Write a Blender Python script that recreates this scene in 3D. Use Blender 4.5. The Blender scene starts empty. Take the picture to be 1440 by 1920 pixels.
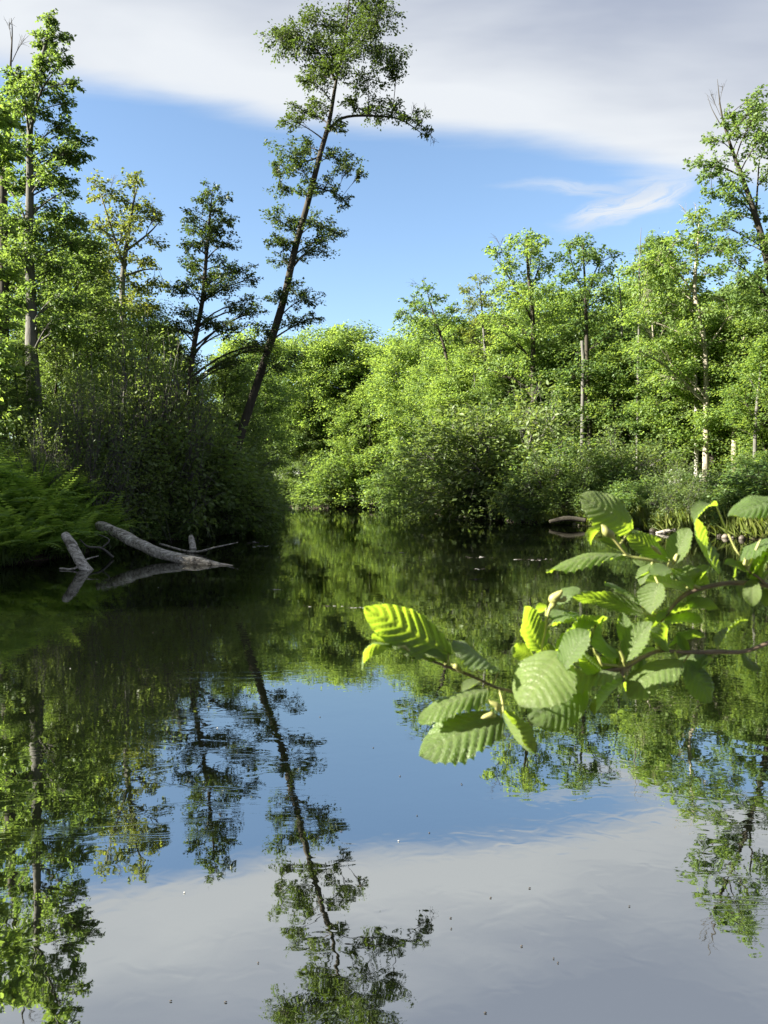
import bpy, math, random
import numpy as np
from mathutils import Vector

S = bpy.context.scene
COL = S.collection
R = math.radians

# ------------------------------------------------------------------ camera
FPX = 1442.0                      # focal length in pixels of the 1440 x 1920 photograph
CAM_H = 1.5
PITCH = math.atan(36 / FPX)       # looking slightly down
cam_d = bpy.data.cameras.new('camera'); cam = bpy.data.objects.new('camera', cam_d); COL.objects.link(cam)
cam.location = (0, 0, CAM_H); cam.rotation_euler = (R(90) - PITCH, 0, 0)
cam_d.sensor_fit = 'VERTICAL'; cam_d.sensor_height = 36; cam_d.lens = 36 * FPX / 1920
cam_d.clip_start = 0.05; cam_d.clip_end = 6000
cam_d.dof.use_dof = True; cam_d.dof.focus_distance = 24; cam_d.dof.aperture_fstop = 17
S.camera = cam

# ------------------------------------------------------------------ sun, sky, exposure
SUN_EL, SUN_DIR = R(25), Vector((-1.0, -0.18, 0))        # low sun from the left
sun_az = math.atan2(SUN_DIR.x, SUN_DIR.y)                # clockwise from +Y
sun_v = Vector((math.sin(sun_az) * math.cos(SUN_EL), math.cos(sun_az) * math.cos(SUN_EL), math.sin(SUN_EL)))
sl = bpy.data.lights.new('sun', 'SUN'); sl.energy = 5.0; sl.angle = R(0.5); sl.color = (1.0, 0.93, 0.80)
so = bpy.data.objects.new('sun', sl); COL.objects.link(so); so.location = (-30, 0, 40)
so.rotation_euler = sun_v.to_track_quat('Z', 'Y').to_euler()
S.view_settings.view_transform = 'Standard'; S.view_settings.look = 'None'
S.view_settings.gamma = 1; S.view_settings.use_curve_mapping = False
S.view_settings.exposure = 2.5
SKY = 0.052
CLOUD = 0.142

S.render.engine = 'CYCLES'
cy = S.cycles
cy.max_bounces = 9; cy.diffuse_bounces = 5; cy.glossy_bounces = 3; cy.transmission_bounces = 4
cy.caustics_reflective = False; cy.caustics_refractive = False
cy.use_denoising = True


class NT:
    """a little shorthand for node trees"""
    def __init__(s, tree): s.t = tree; s.n = tree.nodes; s.l = tree.links; s.n.clear()
    def new(s, typ, **kw):
        o = s.n.new(typ)
        for k, v in kw.items(): setattr(o, k, v)
        return o
    def put(s, sock, v):
        if isinstance(v, bpy.types.NodeSocket): s.l.new(v, sock)
        elif v is not None: sock.default_value = v
    def math(s, op, a, b=None, c=None, clamp=False):
        o = s.new('ShaderNodeMath', operation=op, use_clamp=clamp)
        for i, v in enumerate((a, b, c)): s.put(o.inputs[i], v)
        return o.outputs[0]
    def noise(s, vec, scale, detail=2, rough=.5, dist=0):
        o = s.new('ShaderNodeTexNoise')
        s.put(o.inputs['Vector'], vec); o.inputs['Scale'].default_value = scale
        o.inputs['Detail'].default_value = detail; o.inputs['Roughness'].default_value = rough
        o.inputs['Distortion'].default_value = dist
        return o.outputs['Fac']
    def ramp(s, fac, stops, interp='LINEAR'):
        o = s.new('ShaderNodeValToRGB'); s.put(o.inputs[0], fac); e = o.color_ramp.elements
        o.color_ramp.interpolation = interp
        while len(e) < len(stops): e.new(.5)
        for el, (p, c) in zip(e, stops):
            el.position = p; el.color = (*c, 1) if len(c) == 3 else c
        return o.outputs[0]
    def mapr(s, v, a, b, c=0., d=1., smooth=True):
        o = s.new('ShaderNodeMapRange', interpolation_type='SMOOTHSTEP' if smooth else 'LINEAR')
        s.put(o.inputs[0], v)
        for i, x in enumerate((a, b, c, d)): o.inputs[i + 1].default_value = x
        return o.outputs[0]
    def mix(s, f, a, b, blend='MIX'):
        o = s.new('ShaderNodeMix', data_type='RGBA', blend_type=blend)
        s.put(o.inputs[0], f); s.put(o.inputs[6], a); s.put(o.inputs[7], b)
        return o.outputs[2]
    def mapping(s, vec, scale=(1, 1, 1), rot=(0, 0, 0), loc=(0, 0, 0)):
        o = s.new('ShaderNodeMapping'); s.put(o.inputs[0], vec)
        o.inputs['Scale'].default_value = scale; o.inputs['Rotation'].default_value = rot; o.inputs['Location'].default_value = loc
        return o.outputs[0]
    def comb(s, x, y, z=0.):
        o = s.new('ShaderNodeCombineXYZ')
        for i, v in enumerate((x, y, z)): s.put(o.inputs[i], v)
        return o.outputs[0]


w = bpy.data.worlds.new('World'); S.world = w; w.use_nodes = True
n = NT(w.node_tree)
tc = n.new('ShaderNodeTexCoord'); sep = n.new('ShaderNodeSeparateXYZ'); n.l.new(tc.outputs['Generated'], sep.inputs[0])
zc = n.math('MAXIMUM', sep.outputs[2], 0.03)
px_ = n.math('DIVIDE', sep.outputs[0], zc); py_ = n.math('DIVIDE', sep.outputs[1], zc)   # a point of the cloud layer overhead
cv = n.comb(px_, py_)
sky = n.new('ShaderNodeTexSky', sky_type='NISHITA', sun_disc=False, sun_elevation=SUN_EL, sun_rotation=sun_az)
sky.air_density = 1.0; sky.dust_density = 0.5; sky.ozone_density = 1.2; sky.altitude = 200
tint = n.mix(1.0, sky.outputs[0], (0.86, 0.90, 0.93, 1), 'MULTIPLY')
bg1 = n.new('ShaderNodeBackground'); n.put(bg1.inputs[0], tint); bg1.inputs[1].default_value = SKY
# stratus sheet whose edge runs across the sky
e = n.math('SUBTRACT', py_, n.math('MULTIPLY_ADD', px_, 0.285, 2.17))
warp = n.math('SUBTRACT', n.noise(n.mapping(cv, (1.1, .5, 1)), 1.0, 3, .45), .5)
fine = n.math('SUBTRACT', n.noise(n.mapping(cv, (1.0, 3.2, 1), (0, 0, R(-16))), 2.2, 5, .55, .4), .5)
e2 = n.math('ADD', n.math('MULTIPLY_ADD', warp, .42, e), n.math('MULTIPLY', fine, .16))
deck = n.mapr(e2, 0.06, -0.16)
thick = n.math('ADD', n.mapr(e2, -0.15, -0.85), n.math('MULTIPLY', n.math('SUBTRACT', n.noise(n.mapping(cv, (.9, 1.7, 1), (0, 0, R(-14))), 1.5, 4, .5, .3), .5), 1.3), clamp=True)
ccol = n.mix(thick, (1.06, 1.11, 1.17, 1), (.54, .61, .77, 1))
bg2 = n.new('ShaderNodeBackground'); n.put(bg2.inputs[0], ccol); bg2.inputs[1].default_value = CLOUD
# thin curled wisp below the sheet
wn = n.new('ShaderNodeTexNoise'); n.put(wn.inputs['Vector'], cv); wn.inputs['Scale'].default_value = 3.0; wn.inputs['Detail'].default_value = 5
wo_ = n.new('ShaderNodeSeparateColor'); n.l.new(wn.outputs['Color'], wo_.inputs[0])
ux = n.math('MULTIPLY_ADD', n.math('SUBTRACT', wo_.outputs[0], .5), .35, px_); uy = n.math('MULTIPLY_ADD', n.math('SUBTRACT', wo_.outputs[1], .5), .35, py_)
def streak(cx, cy_, ang, L, W):
    v = n.mapping(n.comb(n.math('SUBTRACT', ux, cx), n.math('SUBTRACT', uy, cy_)), (1, 1, 1), (0, 0, R(ang))); q = n.new('ShaderNodeSeparateXYZ'); n.l.new(v, q.inputs[0])
    d = n.math('SQRT', n.math('ADD', n.math('POWER', n.math('DIVIDE', q.outputs[0], L), 2), n.math('POWER', n.math('DIVIDE', q.outputs[1], W), 2)))
    f = n.noise(n.mapping(v, (1.4, 9, 1)), 2.4, 6, .65, .6)
    return n.math('MULTIPLY', n.mapr(d, 1.05, .25), n.mapr(f, .22, .56), clamp=True)
wisp = n.math('MAXIMUM', streak(.86, 2.70, 58, .34, .14), n.math('MAXIMUM', n.math('MULTIPLY', streak(.64, 2.56, -8, .36, .09), .5), n.math('MULTIPLY', streak(.94, 2.50, 10, .25, .09), .55)))
# a faint veil low over the trees
mask = n.math('MAXIMUM', deck, n.math('MULTIPLY', wisp, .95))
mx = n.new('ShaderNodeMixShader'); n.put(mx.inputs[0], mask); n.l.new(bg1.outputs[0], mx.inputs[1]); n.l.new(bg2.outputs[0], mx.inputs[2])
wo = n.new('ShaderNodeOutputWorld'); n.l.new(mx.outputs[0], wo.inputs[0])

# ------------------------------------------------------------------ helpers
cp, sp_ = math.cos(PITCH), math.sin(PITCH)
def at(px, py, D):
    """world point at distance D (along +Y) seen at that place of the photograph"""
    u = (px - 720) / FPX; v = (960 - py) / FPX
    fy = cp + v * sp_; fz = -sp_ + v * cp
    return np.array((u / fy * D, D, CAM_H + fz / fy * D))

def mesh_from(name, V, F, uv=None, smooth=False):
    """V (n,3), F an (m,k) array or a list of such arrays"""
    if not isinstance(F, list): F = [F]
    F = [np.asarray(f, np.int32) for f in F if len(f)]
    me = bpy.data.meshes.new(name)
    V = np.asarray(V, np.float32); me.vertices.add(len(V)); me.vertices.foreach_set('co', V.ravel())
    nl = sum(f.size for f in F); npoly = sum(len(f) for f in F)
    me.loops.add(nl); me.polygons.add(npoly)
    me.loops.foreach_set('vertex_index', np.concatenate([f.ravel() for f in F]))
    tot = np.concatenate([np.full(len(f), f.shape[1], np.int32) for f in F])
    st = np.concatenate([[0], np.cumsum(tot)[:-1]]).astype(np.int32)
    me.polygons.foreach_set('loop_start', st)
    if smooth: me.polygons.foreach_set('use_smooth', np.ones(npoly, bool))
    if uv is not None:
        l = me.uv_layers.new(name='uv'); idx = np.concatenate([f.ravel() for f in F])
        l.data.foreach_set('uv', np.asarray(uv, np.float32)[idx].ravel())
    me.update(calc_edges=True); me.validate()
    return me

def link(name, me, mat, parent=None):
    o = bpy.data.objects.new(name, me)
    if mat and not me.materials: me.materials.append(mat)
    COL.objects.link(o)
    if parent: o.parent = parent
    return o

def empty(name, loc, label, cat, group=None, rz=0, scale=None):
    o = bpy.data.objects.new(name, None); COL.objects.link(o); o.location = loc; o.rotation_euler = (0, 0, rz)
    o.empty_display_size = .3
    if scale is not None: o.scale = scale
    o['label'] = label; o['category'] = cat
    if group: o['group'] = group
    return o

def tag(o, label=None, cat=None, group=None, kind=None):
    for k, v in (('label', label), ('category', cat), ('group', group), ('kind', kind)):
        if v: o[k] = v
    return o

def copy_tree(o, label, loc, rz, scale, group=None):
    c = o.copy(); COL.objects.link(c); c.location = loc; c.rotation_euler = (0, 0, rz); c.scale = scale; c['label'] = label
    if group: c['group'] = group
    for ch in o.children:
        d = ch.copy(); COL.objects.link(d); d.parent = c
    return c

def nrm(a): return a / np.maximum(np.linalg.norm(a, axis=-1, keepdims=True), 1e-9)

def tubes(P0, P1, P2, r0, r1, seg=3, sides=3):
    """many bent tapering twigs at once (quadratic curves)"""
    m = len(P0); t = np.linspace(0, 1, seg + 1)[None, :, None]
    C = (1 - t) ** 2 * P0[:, None] + 2 * t * (1 - t) * P1[:, None] + t ** 2 * P2[:, None]
    T = nrm(np.gradient(C, axis=1)); up = np.where(np.abs(T[..., 2:3]) > .9, np.array([1., 0, 0]), np.array([0, 0, 1.]))
    A = nrm(np.cross(T, up)); B = np.cross(T, A)
    rr = (np.asarray(r0)[:, None] * (1 - t[..., 0]) + np.asarray(r1)[:, None] * t[..., 0])[..., None, None]
    a = np.arange(sides) / sides * 2 * np.pi
    V = C[:, :, None] + rr * (A[:, :, None] * np.cos(a)[:, None] + B[:, :, None] * np.sin(a)[:, None])
    idx = np.arange(m * (seg + 1) * sides).reshape(m, seg + 1, sides)
    i0, i1 = idx[:, :-1], idx[:, 1:]
    F = np.stack([i0, np.roll(i0, -1, 2), np.roll(i1, -1, 2), i1], -1).reshape(-1, 4)
    return V.reshape(-1, 3), F

def spline(pts, k):
    pts = np.asarray(pts, float); q = np.vstack([2 * pts[0] - pts[1], pts, 2 * pts[-1] - pts[-2]]); out = []
    for i in range(len(pts) - 1):
        a, b, c, d = q[i:i + 4]
        for t in np.linspace(0, 1, k, endpoint=False):
            out.append(.5 * (2 * b + (c - a) * t + (2 * a - 5 * b + 4 * c - d) * t * t + (3 * b - a - 3 * c + d) * t ** 3))
    out.append(pts[-1]); return np.array(out)

def tube(pts, radii, sides=10, k=5, rough=0., rng=None, cap=True):
    """one limb along a smooth path; pts (n,3), radii (n)"""
    q = spline(np.column_stack([pts, radii]), k); C, r = q[:, :3], np.maximum(q[:, 3], 1e-4)
    T = nrm(np.gradient(C, axis=0)); ref = np.array([.13, 1., .07]) if abs(T[0][1]) < .8 else np.array([1., 0, .1])
    A = nrm(np.cross(T, ref)); B = np.cross(T, A); a = np.arange(sides) / sides * 2 * np.pi
    rr = np.repeat(r[:, None], sides, 1)
    if rough and rng is not None:
        lob = rng.normal(0, 1, (1, sides)) * rough * .5
        wv = rng.normal(0, 1, rr.shape)
        for _ in range(3): wv = (wv + np.roll(wv, 1, 1) + np.vstack([wv[:1], wv[:-1]]) + np.vstack([wv[1:], wv[-1:]])) / 2.6
        rr = rr * (1 + lob + wv * rough * .6)
    V = C[:, None] + rr[..., None] * (A[:, None] * np.cos(a)[:, None] + B[:, None] * np.sin(a)[:, None])
    m = len(C); idx = np.arange(m * sides).reshape(m, sides); i0, i1 = idx[:-1], idx[1:]
    F = np.stack([i0, np.roll(i0, -1, 1), np.roll(i1, -1, 1), i1], -1).reshape(-1, 4)
    V = V.reshape(-1, 3); tri = np.zeros((0, 3), int)
    if cap:
        V = np.vstack([V, C[0], C[-1]]); b, e_ = len(V) - 2, len(V) - 1
        t0 = np.stack([np.roll(idx[0], -1), idx[0], np.full(sides, b)], -1); t1 = np.stack([idx[-1], np.roll(idx[-1], -1), np.full(sides, e_)], -1)
        tri = np.vstack([t0, t1])
    return V, F, tri

class Acc:
    def __init__(s): s.V = []; s.Q = []; s.T = []; s.n = 0
    def add(s, V, Q=None, T=None):
        s.V.append(V)
        if Q is not None and len(Q): s.Q.append(Q + s.n)
        if T is not None and len(T): s.T.append(T + s.n)
        s.n += len(V)
    def mesh(s, name, smooth=True):
        f = []
        if s.Q: f.append(np.vstack(s.Q))
        if s.T: f.append(np.vstack(s.T))
        return mesh_from(name, np.vstack(s.V), f, smooth=smooth)

def leaves(P, D, N, size, width=.6, fold=.1):
    D = nrm(D); Sd = nrm(np.cross(D, N)); N = np.cross(Sd, D); s = size[:, None]
    mid = P + D * s * .45
    V = np.stack([P, mid + Sd * s * width * .5 + N * s * fold, P + D * s - N * s * fold, mid - Sd * s * width * .5 + N * s * fold], 1).reshape(-1, 3)
    b = np.arange(len(P)) * 4
    F = np.vstack([np.stack([b, b + 1, b + 2], -1), np.stack([b, b + 2, b + 3], -1)])
    return V, F

def foliage(rng, c, rad, attach, limb_r, nt, nl, size, droop=.25, spread=.5, flat=.55, bare=False):
    """one bough: limb from attach to c, twigs fanning through the ellipsoid, leaves along the twigs"""
    c, rad, attach = map(np.asarray, (c, rad, attach)); d = c - attach
    p1 = attach + d * .5 + np.array([0, 0, .16 * np.linalg.norm(d)]) + rng.normal(0, .04 * np.linalg.norm(d) + .01, 3)
    out = [tubes(attach[None], p1[None], c[None], np.array([limb_r]), np.array([max(.008, limb_r * .3)]), 5, 5)]
    t = rng.uniform(.35, 1, nt)[:, None]
    P0 = (1 - t) ** 2 * attach + 2 * t * (1 - t) * p1 + t ** 2 * c
    u = nrm(rng.normal(0, 1, (nt, 3))) * rng.uniform(.4, 1.35, (nt, 1)) ** .8
    P2 = c + u * rad
    P1 = (P0 + P2) / 2 + np.array([0, 0, .12]) * np.linalg.norm(P2 - P0, axis=1)[:, None] + rng.normal(0, .05, (nt, 3)) * rad
    out.append(tubes(P0, P1, P2, np.full(nt, max(.007, limb_r * .25)), np.full(nt, .003), 3, 3))
    if bare: return out, None
    k = rng.integers(0, nt, nl); s = rng.uniform(.25, 1.05, nl)[:, None]; s = 1 - (1 - s) * rng.uniform(.4, 1, (nl, 1))
    pos = (1 - s) ** 2 * P0[k] + 2 * s * (1 - s) * P1[k] + s ** 2 * P2[k]
    off = rng.normal(0, 1, (nl, 3)) * np.array([1, 1, flat]) * (spread * rad.mean() * .42)
    pos = pos + off
    dr = nrm(P2[k] - P0[k]) + rng.normal(0, .7, (nl, 3)); dr[:, 2] = dr[:, 2] * .6 - droop
    N = rng.normal(0, .6, (nl, 3)) + np.array([0, 0, .9])
    return out, (pos, dr, N, size * rng.uniform(.6, 1.25, nl))

def build_tree(rng, trunk, radii, clumps, leaf, per_area, name, label, cat, group, mats, loc, droop=.4, spread=.34, twigs=15, sides=9, flat=.9, width=.6, forks=(), bare_tips=(), dens=1.):
    """trunk pts / clumps in world metres relative to loc; clumps = (centre, radii)"""
    root = empty(name, loc, label, cat, group)
    V, F, T = tube(trunk, radii, sides, 4, .06, rng)
    tm = Acc(); tm.add(V, F, T)
    for fp, fr in forks:
        v, f, t = tube(fp, fr, 6, 4, .05, rng); tm.add(v, f, t)
    link('trunk', tm.mesh('trunk'), mats[0], root)
    ba = Acc(); L = []
    tr = spline(np.column_stack([trunk, radii]), 8)
    lines = [tr] + [spline(np.column_stack([fp, fr]), 8) for fp, fr in forks]
    for c, rad in clumps:
        best = None
        for ln in lines:
            hd = np.linalg.norm(ln[:, :2] - c[:2], axis=1)
            cost = np.abs(ln[:, 2] - (c[2] - .55 * hd)) * .9 + hd
            i = int(np.argmin(cost)); cst = cost[i]
            if best is None or cst < best[0]: best = (cst, ln[i])
        a = best[1]; area = rad[0] * rad[2]
        nl = max(14, int(per_area * 1.75 * dens * (area + .05))); nt = max(8, int(twigs * (.7 + area)))
        out, lv = foliage(rng, c, rad, a[:3], min(a[3] * .5, .012 + .014 * np.linalg.norm(c - a[:3])), nt, nl, leaf, droop, spread, flat)
        for v, f in out: ba.add(v, f)
        L.append(lv)
    for p, q, r in bare_tips:
        p, q = np.array(p, float), np.array(q, float)
        out, _ = foliage(rng, q, np.full(3, np.linalg.norm(q - p) * .3), p, r, 9, 0, leaf, bare=True)
        for v, f in out: ba.add(v, f)
    link('branches', ba.mesh('branches', False), mats[0], root)
    if L:
        Pq = [np.concatenate([l[i] for l in L]) for i in range(4)]
        V, F = leaves(*Pq, width=width)
        link('crown', mesh_from('crown', V, F), mats[1], root)
    return root

# ------------------------------------------------------------------ materials
def mat(name):
    m = bpy.data.materials.new(name); m.use_nodes = True; return m, NT(m.node_tree)

def out(n_, sh):
    o = n_.new('ShaderNodeOutputMaterial'); n_.l.new(sh, o.inputs[0]); return o

def leaf_mat(name, c0, c1, trans, tf=.42, rough=.5, spec=.35, obj_var=.25):
    """two leaf greens chosen leaf by leaf, with light passing through"""
    m, n = mat(name); g = n.new('ShaderNodeNewGeometry'); oi = n.new('ShaderNodeObjectInfo')
    pos = g.outputs['Position']
    big = n.noise(pos, .55, 2, .5)
    f = n.math('ADD', n.math('MULTIPLY', g.outputs['Random Per Island'], .6), n.math('MULTIPLY_ADD', big, 1.2, -.4), clamp=True)
    col = n.mix(f, (*c0, 1), (*c1, 1))
    hs = n.new('ShaderNodeHueSaturation'); n.put(hs.inputs['Color'], col)
    n.put(hs.inputs['Value'], n.math('MULTIPLY_ADD', oi.outputs['Random'], obj_var * 1.6, 1 - obj_var * .8))
    n.put(hs.inputs['Hue'], n.math('MULTIPLY_ADD', oi.outputs['Random'], -.02, .508))
    p = n.new('ShaderNodeBsdfPrincipled'); n.put(p.inputs['Base Color'], hs.outputs[0])
    p.inputs['Roughness'].default_value = rough; p.inputs['Specular IOR Level'].default_value = spec
    t = n.new('ShaderNodeBsdfTranslucent'); n.put(t.inputs[0], n.mix(f, (*trans, 1), (trans[0] * 1.3, trans[1] * 1.1, trans[2], 1)))
    mx = n.new('ShaderNodeMixShader'); mx.inputs[0].default_value = tf
    n.l.new(p.outputs[0], mx.inputs[1]); n.l.new(t.outputs[0], mx.inputs[2]); out(n, mx.outputs[0])
    return m

def bark_mat(name, c0, c1, scale=3., bump=.6, birch=False):
    m, n = mat(name); tc = n.new('ShaderNodeTexCoord'); v = tc.outputs['Object']
    st = n.mapping(v, (.5, .5, 3)) if birch else n.mapping(v, (.16, 1, .45)) if name == 'weathered_grey_wood' else n.mapping(v, (1, 1, .18))
    a = n.noise(st, scale * 4, 6, .65); b = n.noise(v, scale * .5, 3)
    f = n.math('MULTIPLY_ADD', a, 1.6, -.35, clamp=True)
    if birch: f = n.mapr(a, .36, .46)
    col = n.mix(f, (*c0, 1), (*c1, 1)); col = n.mix(n.math('MULTIPLY', b, .5), col, (c0[0] * 1.1, c0[1] * 1.3, c0[2] * 1.0, 1))
    p = n.new('ShaderNodeBsdfPrincipled'); n.put(p.inputs['Base Color'], col); p.inputs['Roughness'].default_value = .9
    p.inputs['Specular IOR Level'].default_value = .2
    bp = n.new('ShaderNodeBump'); bp.inputs['Strength'].default_value = bump; bp.inputs['Distance'].default_value = .03
    n.put(bp.inputs['Height'], a); n.l.new(bp.outputs[0], p.inputs['Normal']); out(n, p.outputs[0])
    return m

M = {}
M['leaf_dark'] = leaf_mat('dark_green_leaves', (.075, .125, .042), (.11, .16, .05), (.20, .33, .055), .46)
M['leaf_mid'] = leaf_mat('mid_green_leaves', (.065, .125, .034), (.10, .165, .05), (.20, .33, .055), .44)
M['leaf_lit'] = leaf_mat('fresh_green_leaves', (.095, .17, .042), (.14, .205, .062), (.29, .45, .07), .47)
M['leaf_olive'] = leaf_mat('olive_bronze_leaves', (.07, .11, .025), (.11, .145, .035), (.22, .29, .035), .42)
M['leaf_grey'] = leaf_mat('grey_green_shrub_leaves', (.085, .14, .045), (.115, .165, .055), (.20, .30, .055), .45)
M['leaf_shaded'] = leaf_mat('shade_darkened_leaves', (.032, .058, .018), (.062, .095, .026), (.10, .17, .022), .36)  # greens darkened to stand in for shade on the leaning and narrow trees
M['fern'] = leaf_mat('fern_fronds', (.13, .23, .045), (.18, .28, .065), (.32, .52, .07), .50)
M['grass'] = leaf_mat('bank_grass', (.07, .12, .02), (.14, .16, .04), (.2, .28, .03), .4)
M['bark'] = bark_mat('dark_bark', (.028, .024, .019), (.085, .075, .062))
M['bark_grey'] = bark_mat('grey_bark', (.06, .058, .055), (.19, .18, .165))
M['bark_pale'] = bark_mat('pale_bark', (.16, .14, .11), (.42, .38, .31), 5)
M['birch'] = bark_mat('birch_bark', (.06, .05, .045), (.45, .43, .38), 1.6, .2, True)
m, n = mat('weathered_grey_wood'); v = n.new('ShaderNodeTexCoord').outputs['Object']
vr = n.mapping(v, (.22, 1, .6), (0, R(22), 0)); ga = n.noise(vr, 26, 6, .7, .4); gp = n.noise(v, 5.5, 5, .62, .6); gc = n.noise(n.mapping(v, (.10, 1, .6), (0, R(22), 0)), 34, 3, .6)
c = n.mix(n.mapr(ga, .38, .62), (.20, .185, .155, 1), (.52, .49, .43, 1)); c = n.mix(n.mapr(gc, .40, .34), c, (.03, .027, .022, 1))
c = n.mix(n.mapr(gp, .56, .66), c, (.10, .088, .07, 1)); c = n.mix(n.mapr(gp, .42, .36), c, (.62, .60, .54, 1))
p = n.new('ShaderNodeBsdfPrincipled'); n.put(p.inputs['Base Color'], c); p.inputs['Roughness'].default_value = .85
bp = n.new('ShaderNodeBump'); bp.inputs['Distance'].default_value = .05; n.put(bp.inputs['Height'], n.math('ADD', ga, n.math('ADD', gp, gc))); n.l.new(bp.outputs[0], p.inputs['Normal'])
out(n, p.outputs[0]); M['drift'] = m

# ------------------------------------------------------------------ river plan and ground
RIVER = np.array([(-400, -34), (-60, -10), (-20, -4), (-8, -.4), (0, .75), (3, .9), (9, 3), (13.5, 9), (14.2, 17), (12.3, 24), (10.8, 28.5),
                  (9.6, 34), (6.6, 42), (4.4, 52), (2.4, 66), (0, 73), (-8, 77), (-18, 80), (-60, 92), (-120, 96), (-120, 86), (-60, 80), (-20, 71),
                  (-10.2, 66), (-8.0, 50), (-6.4, 38), (-5.7, 31), (-5.5, 28.6), (-6.6, 25.6), (-7.9, 22), (-7.6, 17.5), (-8.1, 15.3),
                  (-9.6, 12.5), (-13, 7.5), (-22, 3), (-60, -3), (-400, -24)], float)

def river_dist(X, Y):
    """distance to the shoreline, negative over the water"""
    P = np.stack([X, Y], -1); best = np.full(X.shape, 1e9); inside = np.zeros(X.shape, bool)
    for a, b in zip(RIVER, np.roll(RIVER, -1, 0)):
        ab = b - a; t = np.clip(((P - a) @ ab) / (ab @ ab), 0, 1)
        best = np.minimum(best, np.linalg.norm(P - (a + t[..., None] * ab), axis=-1))
        with np.errstate(divide='ignore', invalid='ignore'):
            c = ((a[1] > Y) != (b[1] > Y)) & (X < (b[0] - a[0]) * (Y - a[1]) / (b[1] - a[1]) + a[0])
        inside ^= c
    return np.where(inside, -best, best)

def wob(X, Y): return np.sin(X * .9 + 1.3 * np.sin(Y * .7)) * .5 + np.sin(Y * 1.7 + X * .4) * .3 + np.sin(X * 3.1 + Y * 2.3) * .2

def ground_z(X, Y):
    X, Y = np.asarray(X, float), np.asarray(Y, float)
    d = river_dist(X, Y) + .28 * wob(X * 1.3, Y * 1.3)
    lft = np.clip((-X - 4) / 4, 0, 1) * np.clip((45 - Y) / 15, 0, 1) * np.clip((Y - 8) / 5, 0, 1)
    h = (.55 + .85 * lft) * (1 - np.exp(-np.maximum(d, 0) / (1.3 - .4 * lft))) + .012 * np.clip(d, 0, 150) + .08 * wob(X * .4, Y * .4) * np.clip(d / 4, 0, 1)
    near = np.clip((4 - np.hypot(X, Y)) / 4, 0, 1)
    h = np.where(d > 0, h * (1 - .6 * near) + .02, np.maximum(d * .55, -1.8))
    return h

k = np.linspace(-1, 1, 331); ax = np.sinh(k * 4.6) / np.sinh(4.6) * 1800
GX, GY = np.meshgrid(ax, ax + 22, indexing='ij')
GZ = ground_z(GX, GY)
idx = np.arange(GX.size).reshape(GX.shape)
F = np.stack([idx[:-1, :-1], idx[1:, :-1], idx[1:, 1:], idx[:-1, 1:]], -1).reshape(-1, 4)
m, n = mat('forest_floor'); g = n.new('ShaderNodeNewGeometry'); pz = n.new('ShaderNodeSeparateXYZ'); n.l.new(g.outputs['Position'], pz.inputs[0])
a = n.noise(g.outputs['Position'], 3.5, 6, .65); b = n.noise(g.outputs['Position'], .5, 3)
soil = n.ramp(a, [(.3, (.018, .013, .009)), (.55, (.05, .037, .024)), (.75, (.11, .085, .055))])
moss = n.ramp(a, [(.3, (.018, .03, .008)), (.7, (.06, .085, .02))])
c = n.mix(n.math('MULTIPLY', n.mapr(b, .4, .6), n.mapr(pz.outputs[2], .15, .45)), soil, moss)
p = n.new('ShaderNodeBsdfPrincipled'); n.put(p.inputs['Base Color'], c); p.inputs['Roughness'].default_value = .95
bp = n.new('ShaderNodeBump'); bp.inputs['Distance'].default_value = .06; n.put(bp.inputs['Height'], a); n.l.new(bp.outputs[0], p.inputs['Normal'])
out(n, p.outputs[0])
tag(link('ground', mesh_from('ground', np.stack([GX, GY, GZ], -1).reshape(-1, 3), F, smooth=True), m), kind='structure')

# ------------------------------------------------------------------ water
m, n = mat('river_water'); g = n.new('ShaderNodeNewGeometry'); pos = g.outputs['Position']
sepw = n.new('ShaderNodeSeparateXYZ'); n.l.new(pos, sepw.inputs[0])
flow = n.mapping(pos, (1, .75, 1), (0, 0, R(12)))
w1 = n.noise(flow, 2.3, 1.0, .4, .6)                       # gentle undulations
w2 = n.noise(n.mapping(pos, (1, 1.25, 1), (0, 0, R(-8))), 8.5, 1.0, .45, .8)
w3 = n.noise(n.mapping(pos, (.7, 1.6, 1)), 26, 1.5, .5)
calm = n.mapr(n.noise(n.mapping(pos, (.35, 1.0, 1), (0, 0, R(20))), .55, 3, .6, .8), .40, .62, .35, 1.)
h = n.math('ADD', n.math('MULTIPLY', w1, .0011), n.math('MULTIPLY', n.math('MULTIPLY', w2, .00045), calm))
h = n.math('ADD', h, n.math('MULTIPLY', n.math('MULTIPLY', w3, .00003), calm))
# a few current lines where the surface is disturbed
cur = n.noise(n.mapping(pos, (.16, 1.0, 1), (0, 0, R(-14))), 1.1, 5, .6, 1.4)
line = n.mapr(n.math('ABSOLUTE', n.math('SUBTRACT', cur, .5)), .012, .0)
lm = n.mapr(n.noise(n.mapping(pos, (.3, .3, 1), (0, 0, 0), (4, 2, 0)), 1.0, 2), .52, .66)
h = n.math('ADD', h, n.math('MULTIPLY', n.math('MULTIPLY', line, lm), .00012))
bp = n.new('ShaderNodeBump'); bp.inputs['Strength'].default_value = 1.; bp.inputs['Distance'].default_value = 1.; n.put(bp.inputs['Height'], h)
gl = n.new('ShaderNodeBsdfGlossy'); gl.inputs['Color'].default_value = (.96, .97, .94, 1); gl.inputs['Roughness'].default_value = .012
n.l.new(bp.outputs[0], gl.inputs['Normal'])
df = n.new('ShaderNodeBsdfDiffuse'); df.inputs['Color'].default_value = (.003, .004, .002, 1)
fr = n.new('ShaderNodeFresnel'); fr.inputs['IOR'].default_value = 9.0; n.l.new(bp.outputs[0], fr.inputs['Normal'])
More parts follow.
